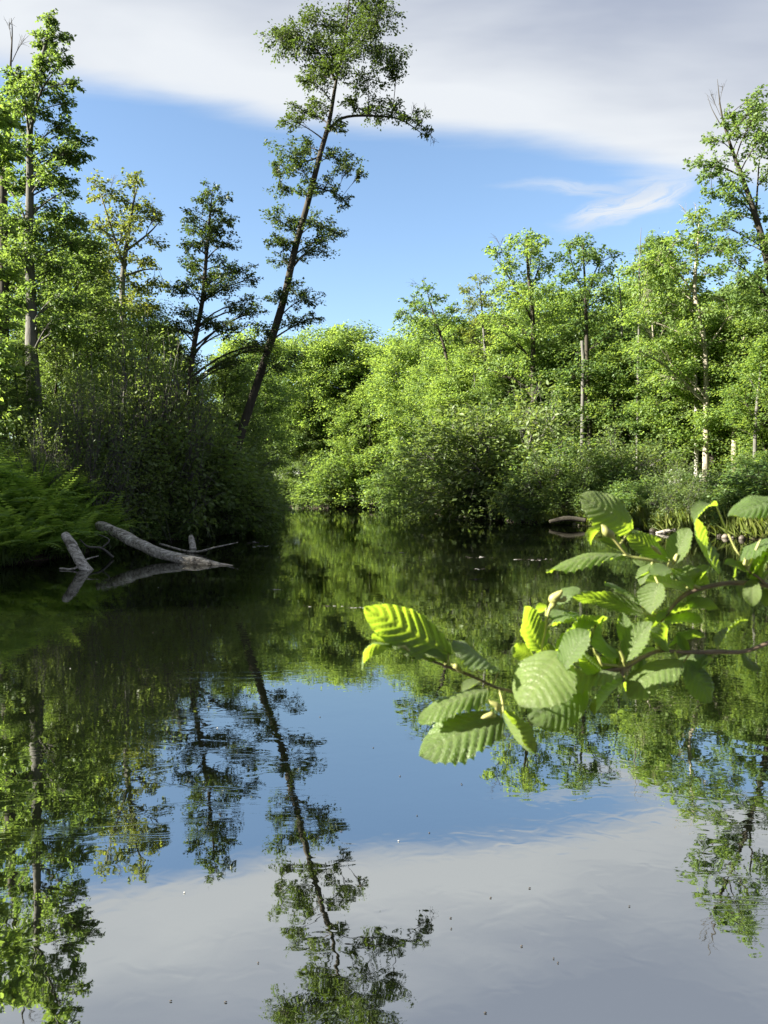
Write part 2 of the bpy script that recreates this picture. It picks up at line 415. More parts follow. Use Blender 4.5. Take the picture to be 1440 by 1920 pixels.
ms = n.new('ShaderNodeMixShader'); n.put(ms.inputs[0], fr.outputs[0]); n.l.new(df.outputs[0], ms.inputs[1]); n.l.new(gl.outputs[0], ms.inputs[2])
out(n, ms.outputs[0])
wv_ = [(-2500, -2500, 0), (2500, -2500, 0), (2500, 2500, 0), (-2500, 2500, 0)]
tag(link('water', mesh_from('water', wv_, np.array([[0, 1, 2, 3]])), m), kind='structure')

# ------------------------------------------------------------------ hero trees, traced in outline but built with their own distance and depth
def gz(x, y): return float(ground_z(np.array([x]), np.array([y]))[0])

def hero(seed, D, trunk, clumps, name, label, cat, mats, leaf=.12, density=900, group=None, depth=1.0, forks=(), tips=(), **kw):
    """trunk: (px,py,r_m); clumps: (px,py,rx_px,ry_px)"""
    rng = np.random.default_rng(seed); mpp = D / FPX
    T = np.array([at(x, y, D) for x, y, r in trunk]); rr = np.array([r for *_, r in trunk], float)
    base = T[0].copy(); bz = gz(base[0], base[1]); base[2] = bz - .15
    T = np.vstack([[T[0][0] + (T[0][0] - T[1][0]) * .2, D, bz - .15], T]) if T[0][2] > bz + .3 else T
    if len(T) > len(rr): rr = np.concatenate([[rr[0] * 1.25], rr])
    loc = T[0].copy()
    wz = rng.normal(0, .12, len(T)); wz[0] = 0; T[:, 1] += np.cumsum(wz)
    fk = []
    for f in forks:
        P = np.array([at(x, y, D) for x, y, r in f]); i = int(np.argmin(np.linalg.norm(T - P[0], axis=1)))
        off = T[i][1] - D; dd = rng.normal(0, .5); P[:, 1] += off + np.linspace(0, dd, len(P))
        fk.append((P - loc, np.array([r for *_, r in f], float)))
    C = []
    for cx, cy, rx, ry in clumps:
        c = at(cx, cy, D); i = int(np.argmin(np.abs(T[:, 2] - c[2]))); reach = max(rx * mpp, .35)
        off = T[i][1] - D
        c[1] += off + rng.uniform(-1, 1) * depth * reach * 1.2
        C.append((c - loc, np.array([rx * mpp * 1.12, max(rx, ry) * mpp * 1.1 * depth, ry * mpp * 1.45])))
        if depth > .8 and rx > 22:
            c2 = c.copy(); c2[1] += rng.choice([-1, 1]) * reach * 1.5; c2[0] += rng.normal(0, .3) * reach; c2[2] += rng.normal(0, .3) * ry * mpp
            C.append((c2 - loc, np.array([rx * mpp * .7, rx * mpp * .8, ry * mpp * .8])))
    tp = []
    for x0, y0, x1, y1, r in tips:
        a, b = at(x0, y0, D), at(x1, y1, D); i = int(np.argmin(np.abs(T[:, 2] - a[2]))); a[1] = b[1] = T[i][1]
        tp.append((a - loc, b - loc, r))
    return build_tree(rng, T - loc, rr, C, leaf, density, name, label, cat, group, mats, loc, forks=fk, bare_tips=tp, **kw)

B, BG, BP = M['bark'], M['bark_grey'], M['bark_pale']
# the tall leaning tree
hero(11, 28.6, [(402, 1000, .24), (428, 890, .18), (452, 800, .16), (497, 665, .145), (530, 560, .135), (552, 465, .12), (575, 380, .11), (598, 290, .095),
                (615, 225, .08), (630, 150, .055), (645, 70, .035), (655, -20, .02)],
     [(520, 70, 38, 18), (548, 45, 34, 20), (600, 35, 42, 22), (655, 8, 45, 28), (705, 40, 38, 24), (700, -20, 40, 24), (745, 115, 30, 22), (560, 90, 42, 18), (615, 90, 46, 24), (675, 85, 44, 24),
      (725, 90, 30, 18), (590, 125, 34, 18), (650, 130, 40, 22), (690, 150, 34, 18), (640, -60, 50, 30),
      (590, 165, 30, 14), (700, 190, 34, 15), (742, 205, 32, 15), (782, 222, 24, 12), (804, 238, 12, 8), (665, 195, 26, 12), (565, 195, 26, 14), (548, 225, 22, 12), (600, 205, 24, 12), (635, 235, 20, 9),
      (545, 285, 40, 16), (515, 310, 20, 12), (575, 265, 24, 12), (630, 285, 28, 12), (655, 310, 28, 12), (680, 330, 14, 8), (560, 320, 32, 12), (525, 345, 22, 8),
      (610, 345, 34, 12), (640, 372, 20, 9), (575, 365, 24, 9), (525, 420, 32, 14), (508, 445, 18, 10), (560, 410, 22, 10), (605, 415, 32, 12), (632, 435, 18, 8), (615, 455, 30, 9),
      (545, 450, 28, 12), (590, 480, 34, 10), (525, 480, 22, 9), (545, 540, 30, 12), (580, 560, 32, 14), (590, 590, 18, 8), (520, 560, 22, 9), (500, 620, 30, 12), (555, 600, 28, 10), (470, 650, 30, 14), (530, 680, 30, 12)],
     'leaning_tree', 'tall dark tree leaning right over the river with leafy tufts up its trunk', 'tree', (B, M['leaf_shaded']), leaf=.105, density=1150, depth=.8,
     forks=[[(612, 240, .07), (640, 212, .055), (690, 205, .045), (750, 210, .03), (800, 240, .012)], [(630, 150, .05), (600, 100, .04), (555, 60, .02)], [(640, 100, .05), (690, 60, .035), (715, 20, .015)],
            [(598, 290, .04), (560, 300, .025), (520, 315, .01)], [(585, 345, .04), (630, 355, .02), (650, 370, .01)]],
     tips=[(790, 230, 800, 192, .015), (800, 236, 815, 262, .012), (770, 215, 778, 190, .012)])
# left edge tall tree
hero(12, 22.5, [(68, 885, .24), (60, 760, .20), (50, 650, .175), (44, 560, .15), (44, 450, .13), (48, 350, .11), (53, 240, .09), (63, 150, .06), (80, 70, .04), (86, 15, .015)],
     [(85, 28, 16, 12), (102, 62, 20, 14), (72, 70, 24, 14), (112, 98, 16, 12), (60, 110, 26, 14), (98, 120, 22, 14), (128, 145, 12, 10), (70, 160, 30, 16), (36, 150, 22, 18), (15, 130, 18, 16),
      (115, 185, 22, 14), (30, 200, 28, 18), (75, 215, 34, 16), (120, 235, 24, 13), (148, 250, 14, 9), (25, 260, 30, 18), (90, 270, 34, 16), (150, 285, 18, 9), (125, 290, 26, 12), (50, 310, 34, 18),
      (105, 330, 34, 15), (15, 330, 24, 16), (130, 352, 18, 9), (70, 370, 36, 17), (118, 395, 30, 14), (25, 400, 30, 18), (85, 430, 36, 17), (130, 440, 20, 12), (40, 470, 36, 20), (100, 490, 36, 18),
      (65, 530, 40, 20), (115, 550, 36, 18), (20, 560, 34, 20), (80, 600, 40, 18), (130, 610, 36, 18)],
     'tall_riverside_tree', 'tallest tree at the left edge, grey trunk rising straight from behind the fern bank', 'tree', (BG, M['leaf_mid']), leaf=.105, density=1500,
     forks=[[(44, 420, .05), (20, 370, .035), (2, 345, .02)], [(52, 250, .05), (85, 190, .035), (120, 170, .015)], [(50, 300, .05), (40, 200, .03), (30, 130, .015)]])
hero(13, 26, [(12, 860, .20), (14, 600, .17), (13, 380, .13), (14, 300, .10), (18, 180, .05), (18, 60, .02), (16, 28, .008)],
     [(0, 200, 26, 16), (30, 240, 26, 16), (0, 280, 30, 16), (-30, 330, 34, 20), (25, 430, 30, 18), (-10, 480, 34, 20), (35, 520, 30, 18), (0, 600, 40, 20), (-40, 400, 30, 20), (-40, 540, 40, 20)],
     'spiked_tree', 'thin tree with a bare dead spike for a top, leftmost in the photo', 'tree', (B, M['leaf_dark']), leaf=.13, density=800, tips=[(18, 110, 40, 70, .015), (18, 80, 12, 35, .012)])
hero(14, 17.5, [(-95, 900, .18), (-85, 600, .14), (-70, 400, .10), (-50, 260, .06), (-35, 200, .02)],
     [(0, 215, 22, 14), (22, 240, 24, 14), (-20, 260, 30, 16), (10, 285, 28, 15), (35, 300, 20, 12), (-10, 330, 34, 18), (-30, 390, 34, 20), (5, 395, 26, 16), (15, 440, 30, 16), (-20, 470, 34, 20),
      (12, 510, 28, 16), (-30, 560, 36, 22), (10, 590, 30, 18), (-20, 650, 36, 22), (15, 680, 30, 18), (-10, 740, 34, 20), (18, 790, 26, 16), (-40, 200, 26, 16)],
     'sunlit_tree', 'bright yellow green sunlit boughs reaching in at the left edge', 'tree', (B, M['leaf_lit']), leaf=.14, density=900)
# slimmer ones behind the left bank
hero(15, 32, [(242, 760, .16), (235, 640, .14), (231, 560, .12), (233, 500, .11), (240, 440, .08), (252, 385, .04), (258, 350, .015)],
     [(186, 350, 20, 10), (170, 365, 12, 8), (205, 368, 22, 12), (255, 352, 24, 12), (240, 375, 26, 13), (285, 388, 18, 12), (215, 405, 26, 13), (262, 408, 26, 13), (298, 410, 10, 8), (195, 440, 24, 13),
      (240, 445, 30, 14), (285, 450, 18, 11), (215, 478, 28, 13), (262, 485, 28, 13), (190, 505, 24, 13), (235, 520, 34, 15), (285, 530, 24, 12), (205, 560, 34, 15), (262, 570, 34, 15), (230, 610, 40, 16), (175, 600, 30, 14)],
     'bronze_crowned_tree', 'forked tree with an airy olive crown, between left edge tree and narrow dark tree', 'tree', (BG, M['leaf_olive']), leaf=.14, density=520,
     forks=[[(233, 500, .07), (215, 440, .05), (195, 370, .02)], [(236, 470, .06), (270, 430, .04), (288, 395, .015)], [(231, 520, .05), (265, 505, .035), (292, 500, .012)], [(230, 455, .03), (190, 430, .02), (152, 402, .008)]],
     tips=[(205, 360, 213, 333, .012), (252, 360, 255, 332, .01)])
hero(16, 27, [(345, 830, .12), (352, 720, .105), (360, 640, .09), (372, 560, .08), (380, 480, .065), (385, 410, .045), (393, 340, .012)],
     [(392, 352, 18, 9), (368, 366, 20, 9), (415, 365, 18, 8), (350, 392, 20, 9), (395, 390, 28, 11), (425, 405, 16, 8), (360, 418, 26, 10), (405, 428, 28, 11), (340, 445, 18, 9), (378, 450, 28, 11), (428, 450, 18, 9),
      (345, 480, 26, 11), (400, 480, 32, 12), (445, 485, 22, 9), (365, 510, 30, 12), (425, 520, 30, 11), (465, 510, 18, 9), (335, 540, 28, 12), (395, 550, 34, 13), (450, 560, 30, 12), (480, 580, 22, 10),
      (350, 590, 32, 12), (320, 610, 30, 14), (400, 600, 24, 10), (440, 615, 30, 11), (475, 640, 30, 12), (330, 660, 32, 14), (440, 680, 26, 12)],
     'narrow_dark_tree', 'slim dark tree with a pointed open crown, just left of the leaning tree', 'tree', (B, M['leaf_shaded']), leaf=.10, density=1100)
# right bank heroes
hero(21, 38, [(1475, 820, .24), (1462, 640, .22), (1440, 480, .17), (1418, 400, .14), (1392, 330, .11), (1368, 270, .07), (1350, 215, .04), (1342, 152, .008)],
     [(1412, 192, 22, 10), (1435, 205, 16, 10), (1380, 210, 20, 9), (1400, 230, 26, 11), (1360, 235, 18, 9), (1440, 245, 22, 12), (1335, 262, 22, 9), (1378, 265, 26, 11), (1315, 298, 20, 9), (1350, 300, 26, 11), (1410, 290, 26, 12),
      (1335, 330, 20, 8), (1380, 335, 26, 11), (1435, 330, 22, 12), (1325, 372, 16, 9), (1358, 372, 24, 11), (1405, 385, 24, 12), (1345, 415, 24, 10), (1440, 400, 20, 12), (1385, 445, 26, 11), (1350, 455, 22, 10), (1425, 460, 26, 12),
      (1370, 490, 28, 12), (1410, 520, 28, 13), (1450, 500, 24, 12), (1375, 540, 30, 13), (1430, 570, 34, 14), (1480, 560, 40, 20), (1480, 420, 34, 20), (1480, 300, 34, 20)],
     'curving_maple', 'tall maple at the right edge curving left with bare twigs at its tip', 'tree', (B, M['leaf_mid']), leaf=.17, density=480,
     forks=[[(1392, 330, .05), (1360, 310, .035), (1320, 300, .012)], [(1350, 240, .03), (1335, 205, .015), (1328, 175, .005)], [(1440, 480, .08), (1425, 410, .06), (1432, 300, .03)], [(1445, 560, .06), (1400, 515, .045), (1365, 500, .015)]],
     tips=[(1348, 220, 1330, 180, .012), (1345, 200, 1352, 165, .01)])
hero(22, 45, [(1322, 825, .17), (1320, 700, .15), (1312, 620, .13), (1300, 550, .11), (1302, 480, .08), (1308, 410, .03)],
     [(1308, 405, 20, 10), (1285, 420, 18, 9), (1320, 435, 24, 11), (1265, 455, 24, 11), (1300, 465, 28, 12), (1340, 470, 24, 11), (1235, 480, 26, 11), (1205, 500, 22, 9), (1180, 510, 14, 7), (1275, 495, 30, 13),
      (1330, 510, 30, 13), (1240, 520, 32, 13), (1290, 540, 34, 14), (1200, 545, 26, 12), (1350, 550, 30, 14), (1250, 570, 36, 15), (1310, 590, 36, 15), (1210, 595, 32, 14), (1170, 600, 24, 12), (1360, 600, 32, 14),
      (1270, 630, 38, 16), (1330, 650, 36, 15), (1220, 650, 34, 15), (1180, 660, 28, 13), (1290, 690, 36, 15), (1240, 710, 34, 15), (1350, 700, 34, 15)],
     'pale_forked_maple', 'broad bright green maple with a pale forked trunk on the right bank', 'tree', (BP, M['leaf_lit']), leaf=.20, density=330,
     forks=[[(1320, 745, .09), (1290, 710, .07), (1270, 690, .05)], [(1316, 660, .08), (1345, 620, .05), (1362, 590, .02)], [(1300, 555, .06), (1260, 510, .04), (1210, 500, .015)]],
     tips=[(1290, 420, 1275, 390, .02), (1300, 410, 1300, 385, .015)])
hero(23, 52, [(1003, 800, .20), (1000, 700, .17), (998, 600, .14), (990, 520, .10), (985, 450, .03)],
     [(990, 446, 24, 9), (965, 462, 20, 8), (1012, 462, 20, 9), (935, 478, 20, 8), (990, 485, 30, 11), (920, 470, 12, 6), (955, 500, 28, 11), (1020, 500, 24, 11), (985, 525, 34, 13), (945, 545, 28, 12), (1020, 550, 30, 12),
      (975, 575, 36, 14), (930, 590, 28, 13), (1025, 600, 32, 14), (980, 625, 38, 15), (935, 640, 32, 14), (1020, 650, 34, 15), (970, 680, 38, 15), (920, 690, 34, 14), (1015, 700, 34, 15)],
     'dome_topped_maple', 'round topped bright maple, highest of the trees in the middle of the right bank', 'tree', (B, M['leaf_lit']), leaf=.21, density=300,
     forks=[[(995, 600, .08), (960, 530, .05), (925, 475, .015)], [(990, 560, .06), (1010, 500, .03), (1015, 465, .01)]], tips=[(940, 480, 926, 448, .02), (930, 480, 940, 455, .015)])
hero(24, 50, [(1105, 800, .18), (1100, 700, .15), (1098, 600, .12), (1095, 520, .08), (1090, 455, .025)],
     [(1090, 455, 24, 8), (1065, 465, 18, 7), (1115, 470, 24, 8), (1145, 482, 16, 7), (1055, 490, 20, 8), (1100, 495, 26, 10), (1130, 510, 22, 9), (1065, 525, 24, 10), (1105, 540, 28, 11), (1140, 555, 20, 9),
      (1070, 565, 28, 12), (1120, 590, 30, 12), (1080, 610, 32, 13), (1130, 640, 28, 13), (1085, 655, 34, 14), (1060, 700, 34, 14), (1120, 700, 32, 14)],
     'flat_topped_maple', 'open flat topped maple right beside the round topped one', 'tree', (B, M['leaf_mid']), leaf=.21, density=300,
     forks=[[(1097, 570, .06), (1120, 500, .04), (1148, 480, .012)], [(1096, 560, .06), (1070, 500, .035), (1060, 465, .012)]])
hero(25, 60, [(843, 800, .17), (841, 740, .15), (836, 670, .12), (822, 620, .09), (808, 575, .05), (800, 545, .02)],
     [(800, 545, 18, 8), (775, 560, 18, 7), (755, 585, 18, 6), (748, 598, 10, 5), (825, 558, 20, 8), (850, 580, 16, 7), (795, 580, 26, 8), (835, 590, 22, 8), (770, 605, 16, 6), (812, 612, 24, 8), (858, 605, 14, 7), (790, 635, 20, 7), (845, 640, 22, 8), (865, 625, 14, 6)],
     'umbrella_shaped_tree', 'slender tree with a small umbrella crown standing out against the blue gap', 'tree', (B, M['leaf_mid']), leaf=.22, density=260,
     forks=[[(822, 620, .05), (790, 585, .03), (758, 585, .01)], [(825, 625, .05), (845, 600, .03), (852, 580, .01)]], tips=[(795, 545, 795, 522, .02), (800, 545, 770, 532, .015)])
hero(26, 58, [(915, 800, .16), (912, 700, .13), (905, 600, .08), (900, 530, .02)],
     [(900, 528, 18, 8), (880, 540, 14, 8), (925, 545, 16, 8), (895, 560, 24, 10), (930, 575, 18, 9), (875, 580, 18, 8), (905, 600, 26, 11), (880, 625, 24, 11), (925, 640, 26, 12), (890, 665, 28, 12)],
     'bronze_twiggy_tree', 'twiggy olive tree with thin leaves between the umbrella tree and the round topped maple', 'tree', (BG, M['leaf_olive']), leaf=.2, density=260,
     forks=[[(908, 620, .05), (880, 560, .02)], [(910, 640, .05), (935, 560, .02)]], tips=[(895, 540, 885, 515, .02)])

# bare dead trees and pale snags on the right bank
def snag(seed, D, pts, mat_, name, label, twig_list=(), group=None):
    rng = np.random.default_rng(seed)
    T = np.array([at(x, y, D) for x, y, r in pts]); rr = np.array([r for *_, r in pts], float)
    bz = gz(T[0][0], T[0][1]); T = np.vstack([[T[0][0], D, bz - .1], T]); rr = np.concatenate([[rr[0] * 1.2], rr]); loc = T[0].copy()
    root = empty(name, loc, label, 'dead tree', group)
    T[:, 1] += np.concatenate([[0], np.cumsum(rng.normal(0, .1, len(T) - 1))])
    V, F, t = tube(T - loc, rr, 8, 4, .08, rng); a = Acc(); a.add(V, F, t); link('trunk', a.mesh('trunk'), mat_, root)
    if twig_list:
        b = Acc()
        for (x0, y0, x1, y1, r) in twig_list:
            p, q = at(x0, y0, D) - loc, at(x1, y1, D) - loc; q[1] += rng.normal(0, .3); mid = (p + q) / 2 + rng.normal(0, .06, 3)
            v, f = tubes(p[None], mid[None], q[None], np.array([r]), np.array([.006]), 5, 5); b.add(v, f)
            o2, _ = foliage(rng, q, np.full(3, np.linalg.norm(q - p) * .28), (p + q) / 2, r * .4, 5, 0, .1, bare=True)
            for v, f in o2: b.add(v, f)
        link('branch', b.mesh('branch', False), mat_, root)
    return root

snag(31, 46, [(1306, 825, .13), (1304, 720, .12), (1305, 640, .09), (1300, 590, .04)], M['birch'], 'birch_tree', 'white birch trunk showing through leaves next to the pale forked maple')
snag(32, 44, [(1378, 825, .17), (1377, 760, .16), (1375, 720, .14), (1385, 670, .09), (1398, 632, .07)], M['bark_pale'], 'broken_snag', 'broken grey snag with a pale bent top near the right edge',
     [(1378, 762, 1405, 740, .04), (1378, 775, 1420, 772, .03), (1386, 668, 1360, 690, .03), (1380, 745, 1352, 755, .03)])
snag(33, 56, [(1160, 745, .11), (1157, 690, .10), (1155, 645, .07)], M['bark_pale'], 'short_snag', 'short pale dead stub left of the broad maple',
     [(1158, 700, 1185, 655, .05), (1185, 655, 1186, 620, .03)])
snag(34, 48, [(1196, 720, .08), (1197, 600, .06), (1200, 500, .04), (1204, 425, .01)], M['bark_grey'], 'bare_spire', 'bare upright dead spire sticking above the canopy right of the flat topped maple',
     [(1200, 520, 1190, 470, .02), (1199, 560, 1210, 505, .02), (1201, 480, 1210, 450, .015)])
snag(35, 50, [(1165, 640, .06), (1163, 560, .04), (1158, 505, .01)], M['bark_grey'], 'bare_sapling', 'thin leafless dead stem leaning left beside the flat topped maple', [(1163, 580, 1150, 530, .015), (1162, 550, 1170, 515, .012)])
snag(36, 49, [(1092, 730, .12), (1093, 680, .12), (1090, 640, .1)], M['bark_grey'], 'birch_tree', 'grey birch stem half hidden in leaves below the flat topped maple')
snag(37, 55, [(1232, 800, .08), (1228, 700, .07), (1222, 600, .05), (1216, 540, .02)], M['bark_pale'], 'slender_pale_trunk', 'slender pale trunk leaning left inside the broad bright maple', [(1226, 660, 1250, 610, .03)])
snag(38, 41, [(1418, 840, .10), (1422, 760, .09), (1430, 690, .06), (1436, 640, .02)], M['bark_grey'], 'leaning_grey_trunk', 'thin grey trunk leaning right by the right edge', [(1424, 740, 1402, 700, .03)])

# ------------------------------------------------------------------ forest: a few grown shapes, each copied as a tree of its own
def variant(seed, H, crown_r, lo, nclump, leaf, nleaf, mats, trunk_r, name, shape='round', stems=1):
    rng = np.random.default_rng(seed)
    nz = 8; z = np.linspace(0, H * .96, nz); wx = np.cumsum(rng.normal(0, H * .012, nz)); wy = np.cumsum(rng.normal(0, H * .012, nz)); wx -= wx[0]; wy -= wy[0]
    T = np.column_stack([wx, wy, z]); rr = trunk_r * (1 - z / H) ** .8 + .012
    C = []; fk = []
    for i in range(nclump):
        f = (i + .5) / nclump; zz = H * (lo + (1 - lo) * (f ** .85))
        q = (zz / H - lo) / (1 - lo)
        env = {'round': math.sin(math.pi * min(.97, .16 + .84 * q)) ** .6, 'cone': (1 - q) ** .7 * .9 + .1, 'vase': .35 + .65 * math.sin(math.pi * min(1, .75 * q + .15))}[shape]
        a = i * 2.399 + rng.normal(0, .4); r = crown_r * env * (rng.uniform(.15, 1.0) ** .6)
        k_ = np.interp(zz, z, wx), np.interp(zz, z, wy)
        c = np.array([k_[0] + r * math.cos(a), k_[1] + r * math.sin(a), zz + rng.normal(0, .02 * H)])
        s = crown_r * rng.uniform(.17, .33)
        C.append((c, np.array([s, s, s * rng.uniform(.5, .75)])))
    for j in range(3):
        a = rng.uniform(0, 6.28); z0 = H * rng.uniform(lo * .8, .5); r = crown_r * rng.uniform(.4, .7)
        p0 = np.array([np.interp(z0, z, wx), np.interp(z0, z, wy), z0]); p2 = np.array([p0[0] + r * math.cos(a), p0[1] + r * math.sin(a), z0 + H * rng.uniform(.2, .4)])
        fk.append((np.array([p0, (p0 + p2) / 2 + [0, 0, H * .03], p2]), np.array([trunk_r * .45, trunk_r * .3, .015])))
    tot = sum(c[1][0] * c[1][2] for c in C)
    return build_tree(rng, T, rr, C, leaf, nleaf / tot / 1.75, name, 'x', 'tree', None, mats, (0, 0, 0), forks=fk, twigs=7, sides=7, spread=.65, flat=.75)

def shrub_variant(seed, H, W, leaf, nleaf, mats, name, nst=13):
    rng = np.random.default_rng(seed); root = empty(name, (0, 0, 0), 'x', 'shrub'); ba = Acc(); L = []
    for i in range(nst):
        a = i * 2.399; r = W * .75 * math.sqrt((i + .5) / nst); h = H * (1 - .4 * (r / W) ** 2) * rng.uniform(.5, 1.25)
        p0 = np.array([.12 * math.cos(a), .12 * math.sin(a), -.1]); c = np.array([r * math.cos(a), r * math.sin(a), h * .72]); p1 = np.array([.25 * r * math.cos(a), .25 * r * math.sin(a), h * .45])
        v, f = tubes(p0[None], p1[None], c[None], np.array([.035]), np.array([.012]), 6, 5); ba.add(v, f)
        for zz, kk in ((.72, .45), (.45, .34), (.22, .30)):
            cc = np.array([r * math.cos(a) * (1.15 if zz < .6 else 1), r * math.sin(a) * (1.15 if zz < .6 else 1), h * zz]) + rng.normal(0, .12, 3)
            o2, lv = foliage(rng, cc, np.array([W * rng.uniform(.2, .36), W * rng.uniform(.2, .36), h * rng.uniform(.2, .36)]), p0 * .5 + cc * .5 * np.array([.6, .6, .8]), .02, 16, int(nleaf * kk / nst), leaf, .2, .4, .9)
            for v, f in o2: ba.add(v, f)
            L.append(lv)
    link('stems', ba.mesh('stems', False), mats[0], root)
    Pq = [np.concatenate([l[i] for l in L]) for i in range(4)]; V, F = leaves(*Pq, width=.55); link('foliage', mesh_from('foliage', V, F), mats[1], root)
    return root

HV = 15.0
VAR = {
 'maple_a': variant(101, HV, 3.9, .2, 110, .22, 25000, (B, M['leaf_lit']), .18, 'maple_tree'),
 'maple_b': variant(102, HV, 3.6, .3, 95, .22, 22000, (BG, M['leaf_lit']), .16, 'maple_tree', 'vase'),
 'maple_c': variant(103, HV, 3.4, .25, 90, .21, 22000, (B, M['leaf_mid']), .17, 'maple_tree'),
 'ash': variant(104, HV, 2.8, .15, 100, .17, 28000, (BG, M['leaf_mid']), .15, 'ash_tree', 'cone'),
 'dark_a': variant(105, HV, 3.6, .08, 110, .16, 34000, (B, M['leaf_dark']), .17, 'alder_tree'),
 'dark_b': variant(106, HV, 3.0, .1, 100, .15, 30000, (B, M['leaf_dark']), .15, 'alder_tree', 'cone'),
}
SH = {
 'grey': shrub_variant(201, 3.0, 1.9, .12, 9500, (BG, M['leaf_grey']), 'willow_shrub'),
 'green': shrub_variant(202, 3.0, 2.0, .14, 9000, (B, M['leaf_mid']), 'alder_shrub'),
 'dark': shrub_variant(203, 3.0, 2.0, .125, 9500, (B, M['leaf_dark']), 'alder_shrub'),
 'bright': shrub_variant(204, 3.0, 1.9, .12, 11000, (B, M['leaf_lit']), 'alder_shrub'),
}
SH['sapling'] = shrub_variant(205, 3.0, 1.3, .09, 2600, (BG, M['leaf_grey']), 'sapling_clump', 8)
used = set(); prng = random.Random(5)
def plant(table, key, x, y, H, label, group, wide=1.0):
    for _ in range(60):
        d0 = river_dist(np.array([x, x + .1, x]), np.array([y, y, y + .1]))
        if d0[0] > (.5 if table is VAR else .15): break
        gx, gy = d0[1] - d0[0], d0[2] - d0[0]; q = math.hypot(gx, gy) + 1e-9; x += gx / q * .25; y += gy / q * .25
    src = table[key]; base = HV if table is VAR else 3.0; s = H / base; sc = (s * wide, s * wide, s); loc = (x, y, gz(x, y) - .05); rz = prng.uniform(0, 6.28); sc = (sc[0] * prng.uniform(.9, 1.1), sc[1] * prng.uniform(.9, 1.1), sc[2])
    if (id(table), key) not in used:
        used.add((id(table), key)); src.location = loc; src.rotation_euler = (0, 0, rz); src.scale = sc; src['label'] = label; src['group'] = group; return src
    return copy_tree(src, label, loc, rz, sc, group)
def plant_px(table, key, px, top, D, label, group, wide=1.0):
    p = at(px, top, D); return plant(table, key, p[0], D, (p[2] - gz(p[0], D)) * 1.04, label, group, wide)

# trees one can make out, by their crowns
named = [
 ('maple_a', 660, 625, 84, 'rounded bright maple in the far middle beyond the river bend', 1.1),
 ('maple_b', 590, 640, 82, 'pale green maple just right of the leaning trunk, far bank', 1.1),
 ('maple_c', 725, 668, 88, 'low maple filling the notch of the skyline in the far middle', 1.2),
 ('maple_b', 765, 655, 76, 'bright maple under the umbrella shaped tree', 1.1),
 ('maple_a', 690, 735, 76, 'broad low maple hanging over the water at the river bend', 1.25),
 ('maple_a', 870, 610, 66, 'dense bright maple right behind the umbrella shaped tree trunk', 1.0),
 ('maple_b', 950, 620, 62, 'yellow green maple below the round topped maple', 1.1),
 ('maple_a', 1050, 560, 58, 'full bright maple between the two tall middle maples', 1.0),
 ('maple_c', 1150, 600, 56, 'green maple behind the short pale stub', 1.0),
 ('maple_b', 1180, 530, 60, 'airy maple behind the bare upright spire', .9),
 ('maple_a', 1390, 560, 48, 'bright maple at the right edge behind the broken snag', 1.0),
 ('maple_b', 1440, 600, 44, 'yellow green maple cut off by the right edge', 1.1),
 ('dark_a', 520, 735, 80, 'dark green tree right of the leaning trunk where the river turns', 1.2),
 ('dark_b', 572, 760, 79, 'narrow dark green tree over the water at the river bend', 1.2),
 ('ash', 1250, 470, 58, 'slender ash rising behind the broad bright maple', 1.0),
 ('ash', 1395, 540, 60, 'dark pointed ash in the gap right of the broad maple', 1.0),
]
for k_, px, top, D, lab, wd in named: plant_px(VAR, k_, px, top, D, lab, 'trees along the right and far bank', wd)
# lower, fuller trees filling the right bank behind the shrubs
R_ = random.Random(8)
for i, (px, top, D, lab) in enumerate([(780, 700, 70, 'bright tree at left foot of the umbrella shaped tree'),
    (830, 720, 64, 'low bright tree right in front of the umbrella shaped tree trunk'),
    (900, 700, 58, 'bright tree below the bronze twiggy tree'),
    (960, 730, 55, 'bright tree above the tallest grey willow shrub'),
    (1020, 690, 54, 'bright tree below the round topped maple, right side'),
    (1080, 700, 52, 'bright tree around the half hidden grey birch stem'),
    (1140, 690, 51, 'bright tree left of the short pale stub'),
    (1200, 660, 50, 'bright tree between the short pale stub and the slender pale trunk'),
    (1260, 680, 48, 'bright low tree filling the middle of the broad pale forked maple'),
    (1330, 660, 47, 'bright tree right of the white birch trunk'),
    (1400, 660, 46, 'bright tree around the broken grey snag'),
    (1450, 690, 42, 'bright tree half cut off by the right edge'),
    (560, 690, 74, 'bright tree right next to the leaning trunk, beyond the river bend'),
    (620, 700, 80, 'bright tree in the far woods left of the low hanging maple'),
    (740, 720, 80, 'bright tree in the far woods right of the low hanging maple'),
    (640, 780, 77, 'lowest bright tree at the far waterline of the bend'),
    (860, 760, 58, 'low bright tree right of the umbrella shaped tree foot'),
    (1010, 640, 66, 'tree crown directly behind the round topped maple'),
    (1110, 640, 64, 'tree crown directly behind the flat topped maple'),
    (1300, 600, 62, 'tree crown directly behind the broad pale forked maple'),
    (1220, 600, 66, 'tree crown behind the bare upright spire, right side'),
    (930, 650, 72, 'tree crown between the bronze twiggy tree and the round topped maple'),
    (1380, 630, 56, 'tree crown behind the curving maple at the right edge'),
    (820, 660, 78, 'tree crown low behind the umbrella shaped tree')]):
    plant_px(VAR, R_.choice(['maple_a', 'maple_b', 'maple_a', 'maple_c']), px, top - 35 + R_.uniform(-30, 15), max(D, 80) if px < 700 else D, lab, 'woods of the right and far bank', R_.uniform(1.05, 1.35))
